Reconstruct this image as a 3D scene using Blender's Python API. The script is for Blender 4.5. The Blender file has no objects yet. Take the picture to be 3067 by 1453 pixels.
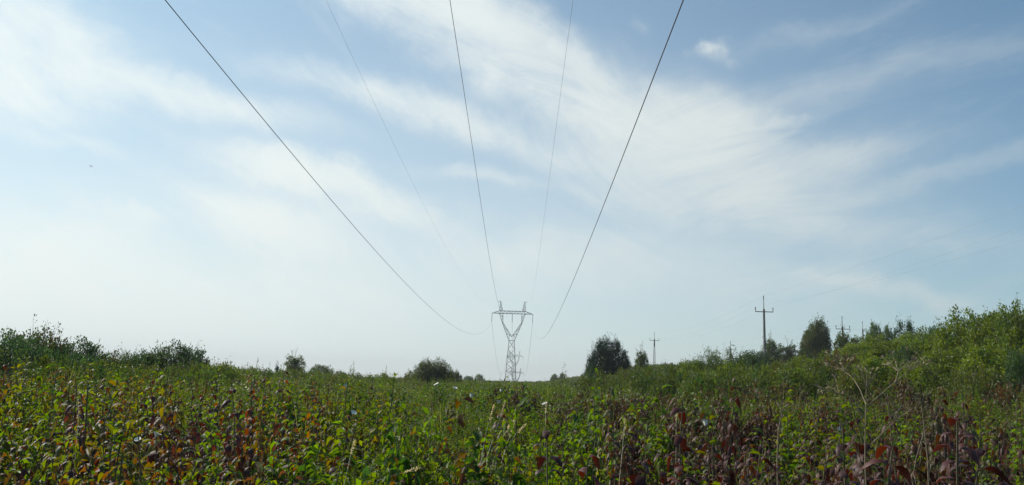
import bpy, math, random
import numpy as np
from mathutils import Vector, Matrix

C = bpy.context.scene.collection
SC = bpy.context.scene
R = math.radians

# ------------------------------------------------------------------ camera
F = 2500.0                       # focal length in photo pixels (3067 wide)
PITCH = math.atan((1138 - 726.5) / F)
ROLL = R(1.7)
CAM = Vector((0.0, 0.0, 1.90))
cam_d = bpy.data.cameras.new("camera")
cam_d.sensor_width = 36.0
cam_d.lens = 36.0 * F / 3067.0
cam_d.clip_start = 0.1
cam_d.clip_end = 12000
cam = bpy.data.objects.new("camera", cam_d)
C.objects.link(cam)
cam.location = CAM
cam.rotation_mode = 'XYZ'
cam.matrix_world = (Matrix.Translation(CAM) @ Matrix.Rotation(R(90) + PITCH, 4, 'X') @ Matrix.Rotation(ROLL, 4, 'Z'))
SC.camera = cam


def ray(px, py):
    x = (px - 1533.5) / F
    y = -(py - 726.5) / F
    c, s = math.cos(ROLL), math.sin(ROLL)
    x, y = x * c - y * s, x * s + y * c
    return Vector((x, math.cos(PITCH) - y * math.sin(PITCH), math.sin(PITCH) + y * math.cos(PITCH)))


def at(px, py, Y):
    d = ray(px, py)
    return CAM + d * (Y / d.y)


# ------------------------------------------------------------------ sun and sky
SUN_AZ = R(-58)                  # to the left of the view
SUN_EL = R(37)
sdir = Vector((math.sin(SUN_AZ) * math.cos(SUN_EL), math.cos(SUN_AZ) * math.cos(SUN_EL), math.sin(SUN_EL)))
sl = bpy.data.lights.new("sun", 'SUN')
sl.energy = 5.0
sl.angle = R(0.5)
sl.color = (1.0, 0.93, 0.82)
so = bpy.data.objects.new("sun", sl)
C.objects.link(so)
so.rotation_euler = sdir.to_track_quat('Z', 'Y').to_euler()

SC.view_settings.view_transform = 'Standard'
SC.view_settings.look = 'None'
SC.view_settings.exposure = 0.0
SC.view_settings.gamma = 1.0
SC.cycles.max_bounces = 6
SC.cycles.diffuse_bounces = 3
SC.cycles.glossy_bounces = 2
SC.cycles.transmission_bounces = 4
SC.cycles.transparent_max_bounces = 4
SC.cycles.sample_clamp_indirect = 4.0
SC.cycles.volume_bounces = 0

STR = 0.10
HAZE = 0.00028
world = bpy.data.worlds.new("World")
SC.world = world
world.use_nodes = True
NT = world.node_tree
NT.nodes.clear()


def nn(t, **kw):
    n = NT.nodes.new(t)
    for k, v in kw.items():
        setattr(n, k, v)
    return n


def lk(a, b):
    NT.links.new(a, b)


def mth(op, a, b=None, c=None, clamp=False):
    n = nn('ShaderNodeMath', operation=op, use_clamp=clamp)
    for i, v in enumerate((a, b, c)):
        if v is None:
            continue
        if isinstance(v, (int, float)):
            n.inputs[i].default_value = v
        else:
            lk(v, n.inputs[i])
    return n.outputs[0]


sky = nn('ShaderNodeTexSky', sky_type='NISHITA', sun_disc=False)
sky.sun_elevation = SUN_EL
sky.sun_rotation = SUN_AZ
sky.altitude = 200
sky.air_density = 1.0
sky.dust_density = 0.8
sky.ozone_density = 1.6
tc = nn('ShaderNodeTexCoord')
sep = nn('ShaderNodeSeparateXYZ')
lk(tc.outputs['Generated'], sep.inputs[0])
az = mth('ARCTAN2', sep.outputs[0], sep.outputs[1])
el = mth('ARCSINE', sep.outputs[2])
AE = nn('ShaderNodeCombineXYZ')
lk(az, AE.inputs[0])
lk(el, AE.inputs[1])
# irregular edges: warp the direction with noise
nz = nn('ShaderNodeTexNoise')
nz.inputs['Scale'].default_value = 5.0
nz.inputs['Detail'].default_value = 8.0
nz.inputs['Roughness'].default_value = 0.62
lk(AE.outputs[0], nz.inputs['Vector'])
sub = nn('ShaderNodeVectorMath', operation='SUBTRACT')
lk(nz.outputs['Color'], sub.inputs[0])
sub.inputs[1].default_value = (0.5, 0.5, 0.5)
wrp = nn('ShaderNodeVectorMath', operation='MULTIPLY_ADD')
lk(sub.outputs[0], wrp.inputs[0])
wrp.inputs[1].default_value = (0.20, 0.11, 0.0)
lk(AE.outputs[0], wrp.inputs[2])
WV = wrp.outputs[0]


def ae(px, py):
    d = ray(px, py).normalized()
    return Vector((math.atan2(d.x, d.y), math.asin(d.z)))


# cirrus banks: (x0, y0, x1, y1, half width, amount), in 2575-wide overview units
BANKS = [
    (880, -80, 1250, 110, 75, .80), (1180, 70, 1500, 250, 72, .85), (1420, 230, 1760, 420, 95, .80),
    (1600, 360, 2100, 500, 115, .80), (1500, 280, 1900, 340, 60, .45), (1250, 20, 1380, 130, 50, .28),
    (660, 170, 1000, 250, 36, .45), (950, 240, 1290, 350, 44, .75), (1240, 320, 1560, 450, 46, .55),
    (-120, 240, 250, 250, 62, .75), (60, 20, 330, 170, 80, .55), (250, 210, 760, 320, 36, .62), (-60, 60, 120, 130, 90, .45),
    (0, 330, 260, 410, 16, .30), (600, 405, 940, 490, 34, 1.5), (500, 510, 860, 600, 50, 1.3),
    (870, 520, 1090, 570, 36, .9), (290, 522, 390, 532, 15, .7),
    (-200, 630, 330, 610, 80, 1.4), (150, 680, 860, 730, 70, .7), (-200, 760, 1100, 770, 90, .5),
    (1000, 640, 1750, 640, 62, .55), (1480, 500, 2100, 560, 45, .42), (1060, 440, 1400, 470, 22, .30),
    (1830, 340, 2080, 280, 13, .30), (2060, 500, 2700, 370, 22, .20), (1850, 240, 2350, 150, 40, .10),
    (2100, 190, 2600, 110, 30, .06), (1960, 380, 2330, 360, 34, .30), (1800, 120, 2250, 10, 24, .10),
    (1960, 690, 2360, 735, 26, .42), (2050, 560, 2560, 590, 34, .22), (1745, 122, 1800, 95, 16, .50), (1770, 140, 1830, 150, 20, .16),
    (1590, 55, 1640, 75, 16, .14), (1700, 700, 2100, 760, 60, .30), (1120, 430, 1170, 425, 12, .2),
    (1650, 240, 1900, 300, 50, .22),
]
total = None
for (x0, y0, x1, y1, w, amp) in BANKS:
    a0, a1 = ae(x0 * 1.191, y0 * 1.191), ae(x1 * 1.191, y1 * 1.191)
    mid = (a0 + a1) / 2
    dv = a1 - a0
    mp = nn('ShaderNodeMapping', vector_type='TEXTURE')
    lk(WV, mp.inputs['Vector'])
    mp.inputs['Location'].default_value = (mid.x, mid.y, 0)
    mp.inputs['Rotation'].default_value = (0, 0, math.atan2(dv.y, dv.x))
    mp.inputs['Scale'].default_value = (dv.length * 0.5, w * 1.191 / F * 0.95, 1e3)
    dt = nn('ShaderNodeVectorMath', operation='DOT_PRODUCT')
    lk(mp.outputs[0], dt.inputs[0])
    lk(mp.outputs[0], dt.inputs[1])
    g = mth('POWER', 0.40, dt.outputs['Value'])
    total = mth('MULTIPLY', g, amp) if total is None else mth('MULTIPLY_ADD', g, amp, total)


def streak(rot, sx, sy, scale, detail=6):
    mp = nn('ShaderNodeMapping', vector_type='TEXTURE')
    lk(AE.outputs[0], mp.inputs['Vector'])
    mp.inputs['Rotation'].default_value = (0, 0, R(rot))
    mp.inputs['Scale'].default_value = (sx, sy, 1)
    t = nn('ShaderNodeTexNoise')
    t.inputs['Scale'].default_value = scale
    t.inputs['Detail'].default_value = detail
    t.inputs['Roughness'].default_value = 0.66
    t.inputs['Distortion'].default_value = 0.9
    lk(mp.outputs[0], t.inputs['Vector'])
    return t.outputs['Fac']


s1 = streak(-27, 3.2, 1.0, 11)
s2 = streak(12, 4.5, 1.0, 13)
bl = mth('MULTIPLY_ADD', az, 6.0, -0.6, clamp=True)
mix = nn('ShaderNodeMix', data_type='FLOAT')
lk(bl, mix.inputs[0])
lk(s1, mix.inputs[2])
lk(s2, mix.inputs[3])
stk = mix.outputs[0]
# thin veil everywhere + thicker towards the horizon
veil = mth('POWER', 0.004, mth('MAXIMUM', el, 0.0))
dsun = nn('ShaderNodeVectorMath', operation='DOT_PRODUCT')
lk(tc.outputs['Generated'], dsun.inputs[0])
dsun.inputs[1].default_value = tuple(sdir)
sunside = mth('MAXIMUM', mth('MULTIPLY_ADD', dsun.outputs['Value'], 1.35, -0.10), 0.05)
veil = mth('MULTIPLY_ADD', mth('MULTIPLY', veil, mth('MULTIPLY_ADD', sunside, 0.95, 0.40)), 1.7, mth('MULTIPLY', sunside, 0.12))
mod = mth('MAXIMUM', mth('MULTIPLY_ADD', mth('SUBTRACT', stk, 0.5), 4.6, 1.15), 0.15)
dens = mth('MULTIPLY', total, mod)
dens = mth('ADD', dens, mth('MULTIPLY', mth('MAXIMUM', mth('SUBTRACT', stk, 0.53), 0.0), 0.45))
dens = mth('ADD', dens, veil)
# soft saturation 1-exp(-d)
cov = mth('SUBTRACT', 1.0, mth('POWER', 2.718, mth('MULTIPLY', dens, -1.35)))
# clouds nearer the sun scatter more light
glow = mth('MULTIPLY_ADD', dsun.outputs['Value'], 0.36, 0.635)
cc = nn('ShaderNodeVectorMath', operation='SCALE')
cc.inputs[0].default_value = (0.975 / STR, 1.05 / STR, 1.03 / STR)
lk(glow, cc.inputs['Scale'])
mixc = nn('ShaderNodeMix', data_type='RGBA')
lk(cov, mixc.inputs[0])
skt = nn('ShaderNodeVectorMath', operation='MULTIPLY')
lk(sky.outputs[0], skt.inputs[0])
skt.inputs[1].default_value = (0.27, 0.84, 1.06)
lk(skt.outputs[0], mixc.inputs[6])
lk(cc.outputs[0], mixc.inputs[7])
bg = nn('ShaderNodeBackground')
bg.inputs['Strength'].default_value = STR
lk(mixc.outputs[2], bg.inputs['Color'])
wo = nn('ShaderNodeOutputWorld')
lk(bg.outputs[0], wo.inputs['Surface'])
world.cycles.sampling_method = 'MANUAL'
world.cycles.sample_map_resolution = 512


# ------------------------------------------------------------------ materials
def leaf_material(name, trans=0.35, rough=0.42, spec=0.5, under=(1.0, 1.0, 1.0)):
    m = bpy.data.materials.new(name)
    m.use_nodes = True
    t = m.node_tree
    t.nodes.clear()
    at_ = t.nodes.new('ShaderNodeAttribute')
    at_.attribute_name = 'tint'
    oi = t.nodes.new('ShaderNodeObjectInfo')
    hs = t.nodes.new('ShaderNodeHueSaturation')
    mr = t.nodes.new('ShaderNodeMapRange')
    mr.inputs['To Min'].default_value = 0.78
    mr.inputs['To Max'].default_value = 1.22
    t.links.new(oi.outputs['Random'], mr.inputs['Value'])
    t.links.new(mr.outputs[0], hs.inputs['Value'])
    t.links.new(at_.outputs['Color'], hs.inputs['Color'])
    geo = t.nodes.new('ShaderNodeNewGeometry')
    mx = t.nodes.new('ShaderNodeMix')
    mx.data_type = 'RGBA'
    mx.blend_type = 'MIX'
    ml = t.nodes.new('ShaderNodeMix')
    ml.data_type = 'RGBA'
    ml.blend_type = 'MULTIPLY'
    ml.inputs[0].default_value = 1.0
    ml.inputs[7].default_value = (*under, 1)
    t.links.new(hs.outputs[0], ml.inputs[6])
    t.links.new(geo.outputs['Backfacing'], mx.inputs[0])
    t.links.new(hs.outputs[0], mx.inputs[6])
    t.links.new(ml.outputs[2], mx.inputs[7])
    b = t.nodes.new('ShaderNodeBsdfPrincipled')
    b.inputs['Roughness'].default_value = rough
    b.inputs['Specular IOR Level'].default_value = spec
    t.links.new(mx.outputs[2], b.inputs['Base Color'])
    tr = t.nodes.new('ShaderNodeBsdfTranslucent')
    hs2 = t.nodes.new('ShaderNodeHueSaturation')
    hs2.inputs['Saturation'].default_value = 1.25
    hs2.inputs['Value'].default_value = 2.0
    t.links.new(mx.outputs[2], hs2.inputs['Color'])
    t.links.new(hs2.outputs[0], tr.inputs['Color'])
    ms = t.nodes.new('ShaderNodeMixShader')
    ms.inputs[0].default_value = trans
    t.links.new(b.outputs[0], ms.inputs[1])
    t.links.new(tr.outputs[0], ms.inputs[2])
    o = t.nodes.new('ShaderNodeOutputMaterial')
    t.links.new(ms.outputs[0], o.inputs[0])
    return m


def plain_material(name, col, rough=0.7, metal=0.0, var=0.25, scale=20.0, bump=0.0):
    m = bpy.data.materials.new(name)
    m.use_nodes = True
    t = m.node_tree
    b = t.nodes['Principled BSDF']
    b.inputs['Roughness'].default_value = rough
    b.inputs['Metallic'].default_value = metal
    n = t.nodes.new('ShaderNodeTexNoise')
    n.inputs['Scale'].default_value = scale
    n.inputs['Detail'].default_value = 6
    g = t.nodes.new('ShaderNodeTexCoord')
    t.links.new(g.outputs['Object'], n.inputs['Vector'])
    r = t.nodes.new('ShaderNodeValToRGB')
    r.color_ramp.elements[0].position = 0.3
    r.color_ramp.elements[1].position = 0.7
    r.color_ramp.elements[0].color = (*[c * (1 - var) for c in col], 1)
    r.color_ramp.elements[1].color = (*[min(1, c * (1 + var)) for c in col], 1)
    t.links.new(n.outputs['Fac'], r.inputs[0])
    t.links.new(r.outputs[0], b.inputs['Base Color'])
    if bump:
        bp = t.nodes.new('ShaderNodeBump')
        bp.inputs['Strength'].default_value = bump
        t.links.new(n.outputs['Fac'], bp.inputs['Height'])
        t.links.new(bp.outputs[0], b.inputs['Normal'])
    return m


M_DUSK = leaf_material('wine_red_leaf', 0.17, 0.55, 0.28, (1.35, 1.2, 1.0))
M_LEAF = leaf_material('broad_leaf', 0.44, 0.56, 0.28, (1.2, 1.15, 1.0))
M_BUSH = leaf_material('bush_leaf', 0.34, 0.5, 0.35)
M_NEEDLE = leaf_material('pine_needle', 0.12, 0.55, 0.3)
M_STEM = plain_material('green_stem', (0.10, 0.08, 0.035), 0.7)
M_BARK = plain_material('bark', (0.09, 0.07, 0.05), 0.9, bump=0.4)
M_DRY = plain_material('dry_stalk', (0.24, 0.19, 0.11), 0.8)
M_STRAW = plain_material('dry_grass', (0.50, 0.46, 0.30), 0.7)
M_SOIL = plain_material('soil', (0.045, 0.042, 0.02), 0.95, scale=0.8, var=0.5, bump=0.5)
M_STEEL = plain_material('galvanised_steel', (0.115, 0.105, 0.098), 0.85, 0.0, scale=2)
M_CONC = plain_material('weathered_concrete', (0.22, 0.205, 0.185), 0.9, scale=3, var=0.35)
M_RUST = plain_material('dark_rusty_steel', (0.075, 0.055, 0.045), 0.8, scale=8)
M_INS = plain_material('brown_porcelain', (0.06, 0.035, 0.025), 0.55, scale=5)
M_WIRE = plain_material('weathered_conductor', (0.10, 0.09, 0.095), 0.6, 0.3, scale=3)
M_WIRE2 = plain_material('zinc_wire', (0.35, 0.35, 0.36), 0.5, 0.5, scale=3)
M_PETAL = plain_material('white_petal', (0.82, 0.8, 0.70), 0.6, var=0.04)
M_BIRD = plain_material('dark_feather', (0.12, 0.11, 0.10), 0.8)


# ------------------------------------------------------------------ mesh helpers
class MB:
    """collects tri / quad faces with a tint per vertex"""
    def __init__(s):
        s.v, s.f3, s.f4, s.c, s.n = [], [], [], [], 0

    def add(s, v, f3=None, f4=None, c=(0.1, 0.1, 0.05)):
        v = np.asarray(v, float).reshape(-1, 3)
        s.v.append(v)
        c = np.asarray(c, float)
        if c.ndim == 1:
            c = np.tile(c, (len(v), 1))
        s.c.append(c)
        if f3 is not None and len(f3):
            s.f3.append(np.asarray(f3, np.int64).reshape(-1, 3) + s.n)
        if f4 is not None and len(f4):
            s.f4.append(np.asarray(f4, np.int64).reshape(-1, 4) + s.n)
        s.n += len(v)
        return s

    def mesh(s, name, mat, smooth=False):
        me = bpy.data.meshes.new(name)
        v = np.concatenate(s.v)
        f3 = np.concatenate(s.f3) if s.f3 else np.zeros((0, 3), np.int64)
        f4 = np.concatenate(s.f4) if s.f4 else np.zeros((0, 4), np.int64)
        lt = np.concatenate([np.full(len(f3), 3), np.full(len(f4), 4)]).astype(np.int32)
        ls = np.concatenate([[0], np.cumsum(lt)[:-1]]).astype(np.int32)
        idx = np.concatenate([f3.ravel(), f4.ravel()]).astype(np.int32)
        me.vertices.add(len(v))
        me.vertices.foreach_set('co', v.astype(np.float32).ravel())
        me.loops.add(len(idx))
        me.loops.foreach_set('vertex_index', idx)
        me.polygons.add(len(lt))
        me.polygons.foreach_set('loop_start', ls)
        me.polygons.foreach_set('loop_total', lt)
        me.polygons.foreach_set('use_smooth', np.full(len(lt), smooth))
        a = me.attributes.new('tint', 'FLOAT_COLOR', 'POINT')
        cc_ = np.concatenate(s.c)
        a.data.foreach_set('color', np.concatenate([cc_, np.ones((len(cc_), 1))], 1).astype(np.float32).ravel())
        me.update(calc_edges=True)
        me.materials.append(mat)
        return me

    def build(s, name, mat, parent=None, smooth=False, link=True):
        o = bpy.data.objects.new(name, s.mesh(name, mat, smooth))
        if link:
            C.objects.link(o)
        if parent:
            o.parent = parent
        return o


def bar(mb, a, b, w, w2=None, c=(.1, .1, .1)):
    """square bar between two points"""
    a, b = np.array(a, float), np.array(b, float)
    w2 = w if w2 is None else w2
    d = b - a
    L = np.linalg.norm(d)
    d /= L
    u = np.cross(d, [0, 0, 1.0]) if abs(d[2]) < .95 else np.cross(d, [1.0, 0, 0])
    u /= np.linalg.norm(u)
    n = np.cross(d, u)
    vs = []
    for p, ww in ((a, w), (b, w2)):
        for su, sn in ((-1, -1), (1, -1), (1, 1), (-1, 1)):
            vs.append(p + u * su * ww / 2 + n * sn * ww / 2)
    mb.add(vs, None, [(0, 1, 5, 4), (1, 2, 6, 5), (2, 3, 7, 6), (3, 0, 4, 7), (3, 2, 1, 0), (4, 5, 6, 7)], c)


def tube(mb, pts, r, sides=5, c=(.1, .08, .04)):
    pts = np.asarray(pts, float)
    n = len(pts)
    r = np.full(n, r) if np.isscalar(r) else np.asarray(r, float)
    t = np.gradient(pts, axis=0)
    t /= np.linalg.norm(t, axis=1)[:, None] + 1e-12
    ref = np.array([0.13, 0.31, 1.0]) if abs(t[:, 2]).mean() < .8 else np.array([1.0, .2, 0.05])
    u = np.cross(t, ref)
    u /= np.linalg.norm(u, axis=1)[:, None]
    w = np.cross(t, u)
    a = np.arange(sides) * 2 * np.pi / sides
    ring = pts[:, None] + r[:, None, None] * (np.cos(a)[None, :, None] * u[:, None] + np.sin(a)[None, :, None] * w[:, None])
    f = []
    for i in range(n - 1):
        for k in range(sides):
            k2 = (k + 1) % sides
            f.append((i * sides + k, i * sides + k2, (i + 1) * sides + k2, (i + 1) * sides + k))
    f4 = np.array(f)
    mb.add(ring.reshape(-1, 3), [(0, k + 1, k) for k in range(1, sides - 1)] +
           [((n - 1) * sides, (n - 1) * sides + k, (n - 1) * sides + k + 1) for k in range(1, sides - 1)], f4, c)


# leaf templates: across, along, up
T_BIG = (np.array([[0, 0, 0], [0, .34, .05], [0, .7, -.02], [0, 1, -.2], [-.5, .30, .16], [.5, .30, .16], [-.40, .66, .10], [.40, .66, .10]]),
         [(0, 1, 4), (0, 5, 1), (2, 3, 6), (2, 7, 3)], [(1, 2, 6, 4), (1, 5, 7, 2)])
T_ARC = (np.array([[0, 0, 0], [0, .30, .05], [0, .56, -.06], [0, .72, -.32], [0, .76, -.64],
                   [-.40, .27, .02], [.40, .27, .02], [-.52, .52, -.12], [.52, .52, -.12], [-.36, .66, -.38], [.36, .66, -.38]]),
         [(0, 1, 5), (0, 6, 1), (3, 4, 9), (3, 10, 4)], [(1, 2, 7, 5), (1, 6, 8, 2), (2, 3, 9, 7), (2, 8, 10, 3)])
T_MED = (np.array([[0, 0, 0], [-.5, .42, .14], [.5, .42, .14], [0, 1, -.12], [0, .5, 0]]),
         [(0, 4, 1), (0, 2, 4), (4, 3, 1), (4, 2, 3)], [])
T_SML = (np.array([[0, 0, 0], [-.5, .45, .12], [.5, .45, .12], [0, 1, 0]]), [(0, 3, 1), (0, 2, 3)], [])


def norm(a):
    return a / (np.linalg.norm(a, axis=-1, keepdims=True) + 1e-9)


def leaves(mb, P, D, N, S, W, col, tpl=T_SML, curl=None):
    P, D, N = (np.asarray(a, float) for a in (P, D, N))
    n = len(P)
    if n == 0:
        return
    D = norm(D)
    X = norm(np.cross(D, N))
    Z = np.cross(X, D)
    tv, t3, t4 = tpl
    S = np.broadcast_to(np.asarray(S, float), (n,))
    W = np.broadcast_to(np.asarray(W, float), (n,))
    cu = np.broadcast_to(np.asarray(1.0 if curl is None else curl, float), (n,))
    k = len(tv)
    V = (P[:, None] + S[:, None, None] * (tv[None, :, 0, None] * W[:, None, None] * X[:, None] + tv[None, :, 1, None] * D[:, None]
         + (tv[None, :, 2] * cu[:, None])[..., None] * Z[:, None]))
    off = (np.arange(n) * k)[:, None, None]
    f3 = (np.array(t3)[None] + off).reshape(-1, 3) if len(t3) else None
    f4 = (np.array(t4)[None] + off).reshape(-1, 4) if len(t4) else None
    mb.add(V.reshape(-1, 3), f3, f4, np.repeat(np.asarray(col, float), k, axis=0))


# ------------------------------------------------------------------ tags
def tag(o, label=None, cat=None, group=None, kind=None):
    if label:
        o['label'] = label
    if cat:
        o['category'] = cat
    if group:
        o['group'] = group
    if kind:
        o['kind'] = kind
    return o


def empty(name, loc, rz=0.0):
    o = bpy.data.objects.new(name, None)
    o.empty_display_size = 0.3
    C.objects.link(o)
    o.location = loc
    o.rotation_euler = (0, 0, rz)
    return o


def copy_tree(o, parent=None):
    c = o.copy()
    C.objects.link(c)
    c.parent = parent
    for ch in list(o.children):
        copy_tree(ch, c)
    return c


# ------------------------------------------------------------------ terrain
def S_(x, a, b):
    t = np.clip((np.asarray(x, float) - a) / (b - a), 0, 1)
    return t * t * (3 - 2 * t)


def H(x, y):
    x = np.asarray(x, float)
    y = np.asarray(y, float)
    h = 3.4 * S_(x, 3.5, 36) * S_(y, 4, 48) + 2.6 * S_(x, 12, 46) * S_(y, 95, 230)
    h = h * (1 - S_(y, 260, 420))
    h = h + 0.9 * S_(-x, 7, 30) * S_(y, 14, 40) * (1 - S_(y, 60, 120))
    h = h - 3.0 * S_(y, 480, 900)
    h = h + 0.10 * np.sin(x * .7 + 1) * np.sin(y * .45) * S_(y, 2, 12) * (1 - S_(y, 60, 90))
    return h


def h1(x, y):
    return float(H(x, y))


gx = np.concatenate([-np.geomspace(3000, 60, 22), np.linspace(-56, 100, 79), np.geomspace(106, 3000, 22)])
gy = np.concatenate([-np.geomspace(600, 12, 12), np.linspace(-8, 60, 69), np.linspace(64, 460, 80), np.geomspace(480, 3600, 26)])
GX, GY = np.meshgrid(gx, gy)
gv = np.stack([GX.ravel(), GY.ravel(), H(GX, GY).ravel()], 1)
nx, ny = len(gx), len(gy)
ii = (np.arange(ny - 1)[:, None] * nx + np.arange(nx - 1)[None]).ravel()
g = MB().add(gv, None, np.stack([ii, ii + 1, ii + nx + 1, ii + nx], 1))
ground = g.build('ground', M_SOIL, smooth=True)
tag(ground, kind='structure')

rng = np.random.default_rng(11)

# ------------------------------------------------------------------ palettes (albedo)
G_BRIGHT = np.array([.082, .140, .018])
G_YEL = np.array([.130, .150, .022])
G_DARK = np.array([.040, .080, .022])
G_BLUE = np.array([.035, .068, .030])
G_OLIVE = np.array([.085, .100, .030])
OR = np.array([.140, .062, .022])
RED = np.array([.085, .026, .020])
MAROON = np.array([.066, .025, .024])
BROWN = np.array([.095, .050, .028])
PINK_SHEEN = np.array([.20, .13, .12])  # pale leaf colour that paints a pinkish sheen into the maroon palettes


def pal(n, cols, weights, r, jit=0.22):
    w = np.array(weights, float)
    w /= w.sum()
    k = r.choice(len(cols), n, p=w)
    k2 = r.choice(len(cols), n, p=w)
    m = (r.random(n) * 0.35)[:, None]
    c = np.array(cols)[k] * (1 - m) + np.array(cols)[k2] * m
    return c * (1 + r.uniform(-jit, jit, n))[:, None]


# ------------------------------------------------------------------ dogwood shoots
def make_shoot(seed, h, cols, wts, leaf=0.075, droop=0.6, step=0.055, branches=3, tpl=T_BIG, mat=None):
    r = np.random.default_rng(seed)
    stem, fol = MB(), MB()

    def axis(p0, d, L, r0, leafscale, first=0.2):
        n = 9
        pts = [np.array(p0, float)]
        dd = norm(np.array(d, float))
        for i in range(n):
            dd = norm(dd + r.normal(0, .07, 3) + np.array([0, 0, .05]))
            pts.append(pts[-1] + dd * L / n)
        pts = np.array(pts)
        tube(stem, pts, np.linspace(r0, r0 * .35, len(pts)), 5, c=(.09, .05, .03))
        m = int(L * (1 - first) / step)
        ts = np.linspace(first, 1.0, max(m, 3))
        P, D, N, S, W, CU = [], [], [], [], [], []
        ph = r.uniform(0, np.pi)
        for j, t in enumerate(ts):
            f = t * n
            i = min(int(f), n - 1)
            p = pts[i] + (pts[i + 1] - pts[i]) * (f - i)
            ph += np.pi / 2 + r.normal(0, .25)
            sz = leaf * leafscale * (1.0 - .45 * max(0, (t - .8) / .2)) * r.uniform(.75, 1.2)
            for sgn in (0, np.pi):
                if r.random() < .1:
                    continue
                a = ph + sgn + r.normal(0, .2)
                up = r.normal((.55 if tpl is not T_ARC else .3) if t > .9 else .25 - droop, .25)
                d_ = np.array([np.cos(a), np.sin(a), up])
                P.append(p + norm(d_) * .006)
                D.append(d_)
                nrm = np.array([np.cos(a) * (.6 if up < 0 else -.2), np.sin(a) * (.6 if up < 0 else -.2), 1.0]) + r.normal(0, .25, 3)
                N.append(nrm)
                S.append(sz)
                W.append(r.uniform(.5, .64) if tpl is not T_ARC else r.uniform(.38, .50))
                CU.append(r.uniform(.5, 2.2) if tpl is not T_ARC else r.uniform(.6, 1.35))
        col = pal(len(P), cols, wts, r) * .42 + pal(1, cols, wts, r, .3) * .58
        leaves(fol, P, D, N, S, W, col, tpl, CU)
        return pts
    main = axis((0, 0, 0), (r.normal(0, .1), r.normal(0, .1), 1), h, .006, 1.0, .25)
    for b in range(branches):
        t = r.uniform(.3, .75)
        p = main[int(t * 9)]
        a = r.uniform(0, 2 * np.pi)
        L = h * (1 - t) * r.uniform(.55, .95)
        axis(p, (np.cos(a) * .55, np.sin(a) * .55, 1), L, .004, .9, .15)
    return stem.mesh('stem', M_STEM), fol.mesh('leaves', mat or M_LEAF, True)


SH = {}
SPEC = {
    'green': ([G_BRIGHT, G_YEL, G_DARK], [5, 3, 1], .4),
    'turning': ([G_YEL, OR, G_BRIGHT, BROWN, RED], [4, 2.5, 3, 2, 1.2], .6),
    'orange': ([OR, RED, G_YEL, BROWN, MAROON], [3, 2.5, 2, 2, 1], .40),
    'maroon': ([MAROON, RED, BROWN, MAROON * .7, PINK_SHEEN * .6], [5, 1.2, 1.8, 2, .3], .35),
    'bigred': ([MAROON, RED, MAROON * .7], [4, 1.2, 2], .35),
    'biggreen': ([G_BRIGHT, G_YEL, G_DARK * 1.4], [4, 2, 2], .8),
}
for k, (cols, wts, dr) in SPEC.items():
    SH[k] = [make_shoot(100 + 17 * i + len(k), 1.25, cols, wts, tpl=T_ARC if k in ('maroon', 'bigred', 'orange') else T_BIG, mat=M_DUSK if k in ('maroon', 'bigred') else M_LEAF, leaf= (.060, .072, .066, .080)[i % 4] * (1.2 if k[:3] == 'big' else 1.0), droop=dr, step=(.032, .038, .035, .042)[i % 4] * (1.0 if k[:3] == 'big' else 1), branches=5 + i % 3) for i in range(7)]

WORD = {'bigred': 'large dark red', 'biggreen': 'large green', 'green': 'bright green', 'turning': 'green and yellow', 'orange': 'orange and rust red', 'maroon': 'dark red'}


def place_shoot(kind, var, x, y, ztop, rz, label=None, group='dogwood shoots standing in the near thicket', fat=1.0):
    z0 = h1(x, y)
    s = max(.45, (ztop - z0) / 1.25)
    e = empty('dogwood_shoot', (x, y, z0 - .01), rz)
    e.scale = (fat * min(s, 1.15), fat * min(s, 1.15), s)
    st, fo = SH[kind][var]
    for nm, me in (('stem', st), ('leaves', fo)):
        o = bpy.data.objects.new(nm, me)
        C.objects.link(o)
        o.parent = e
    tag(e, label, 'shrub', group)
    return e


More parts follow.
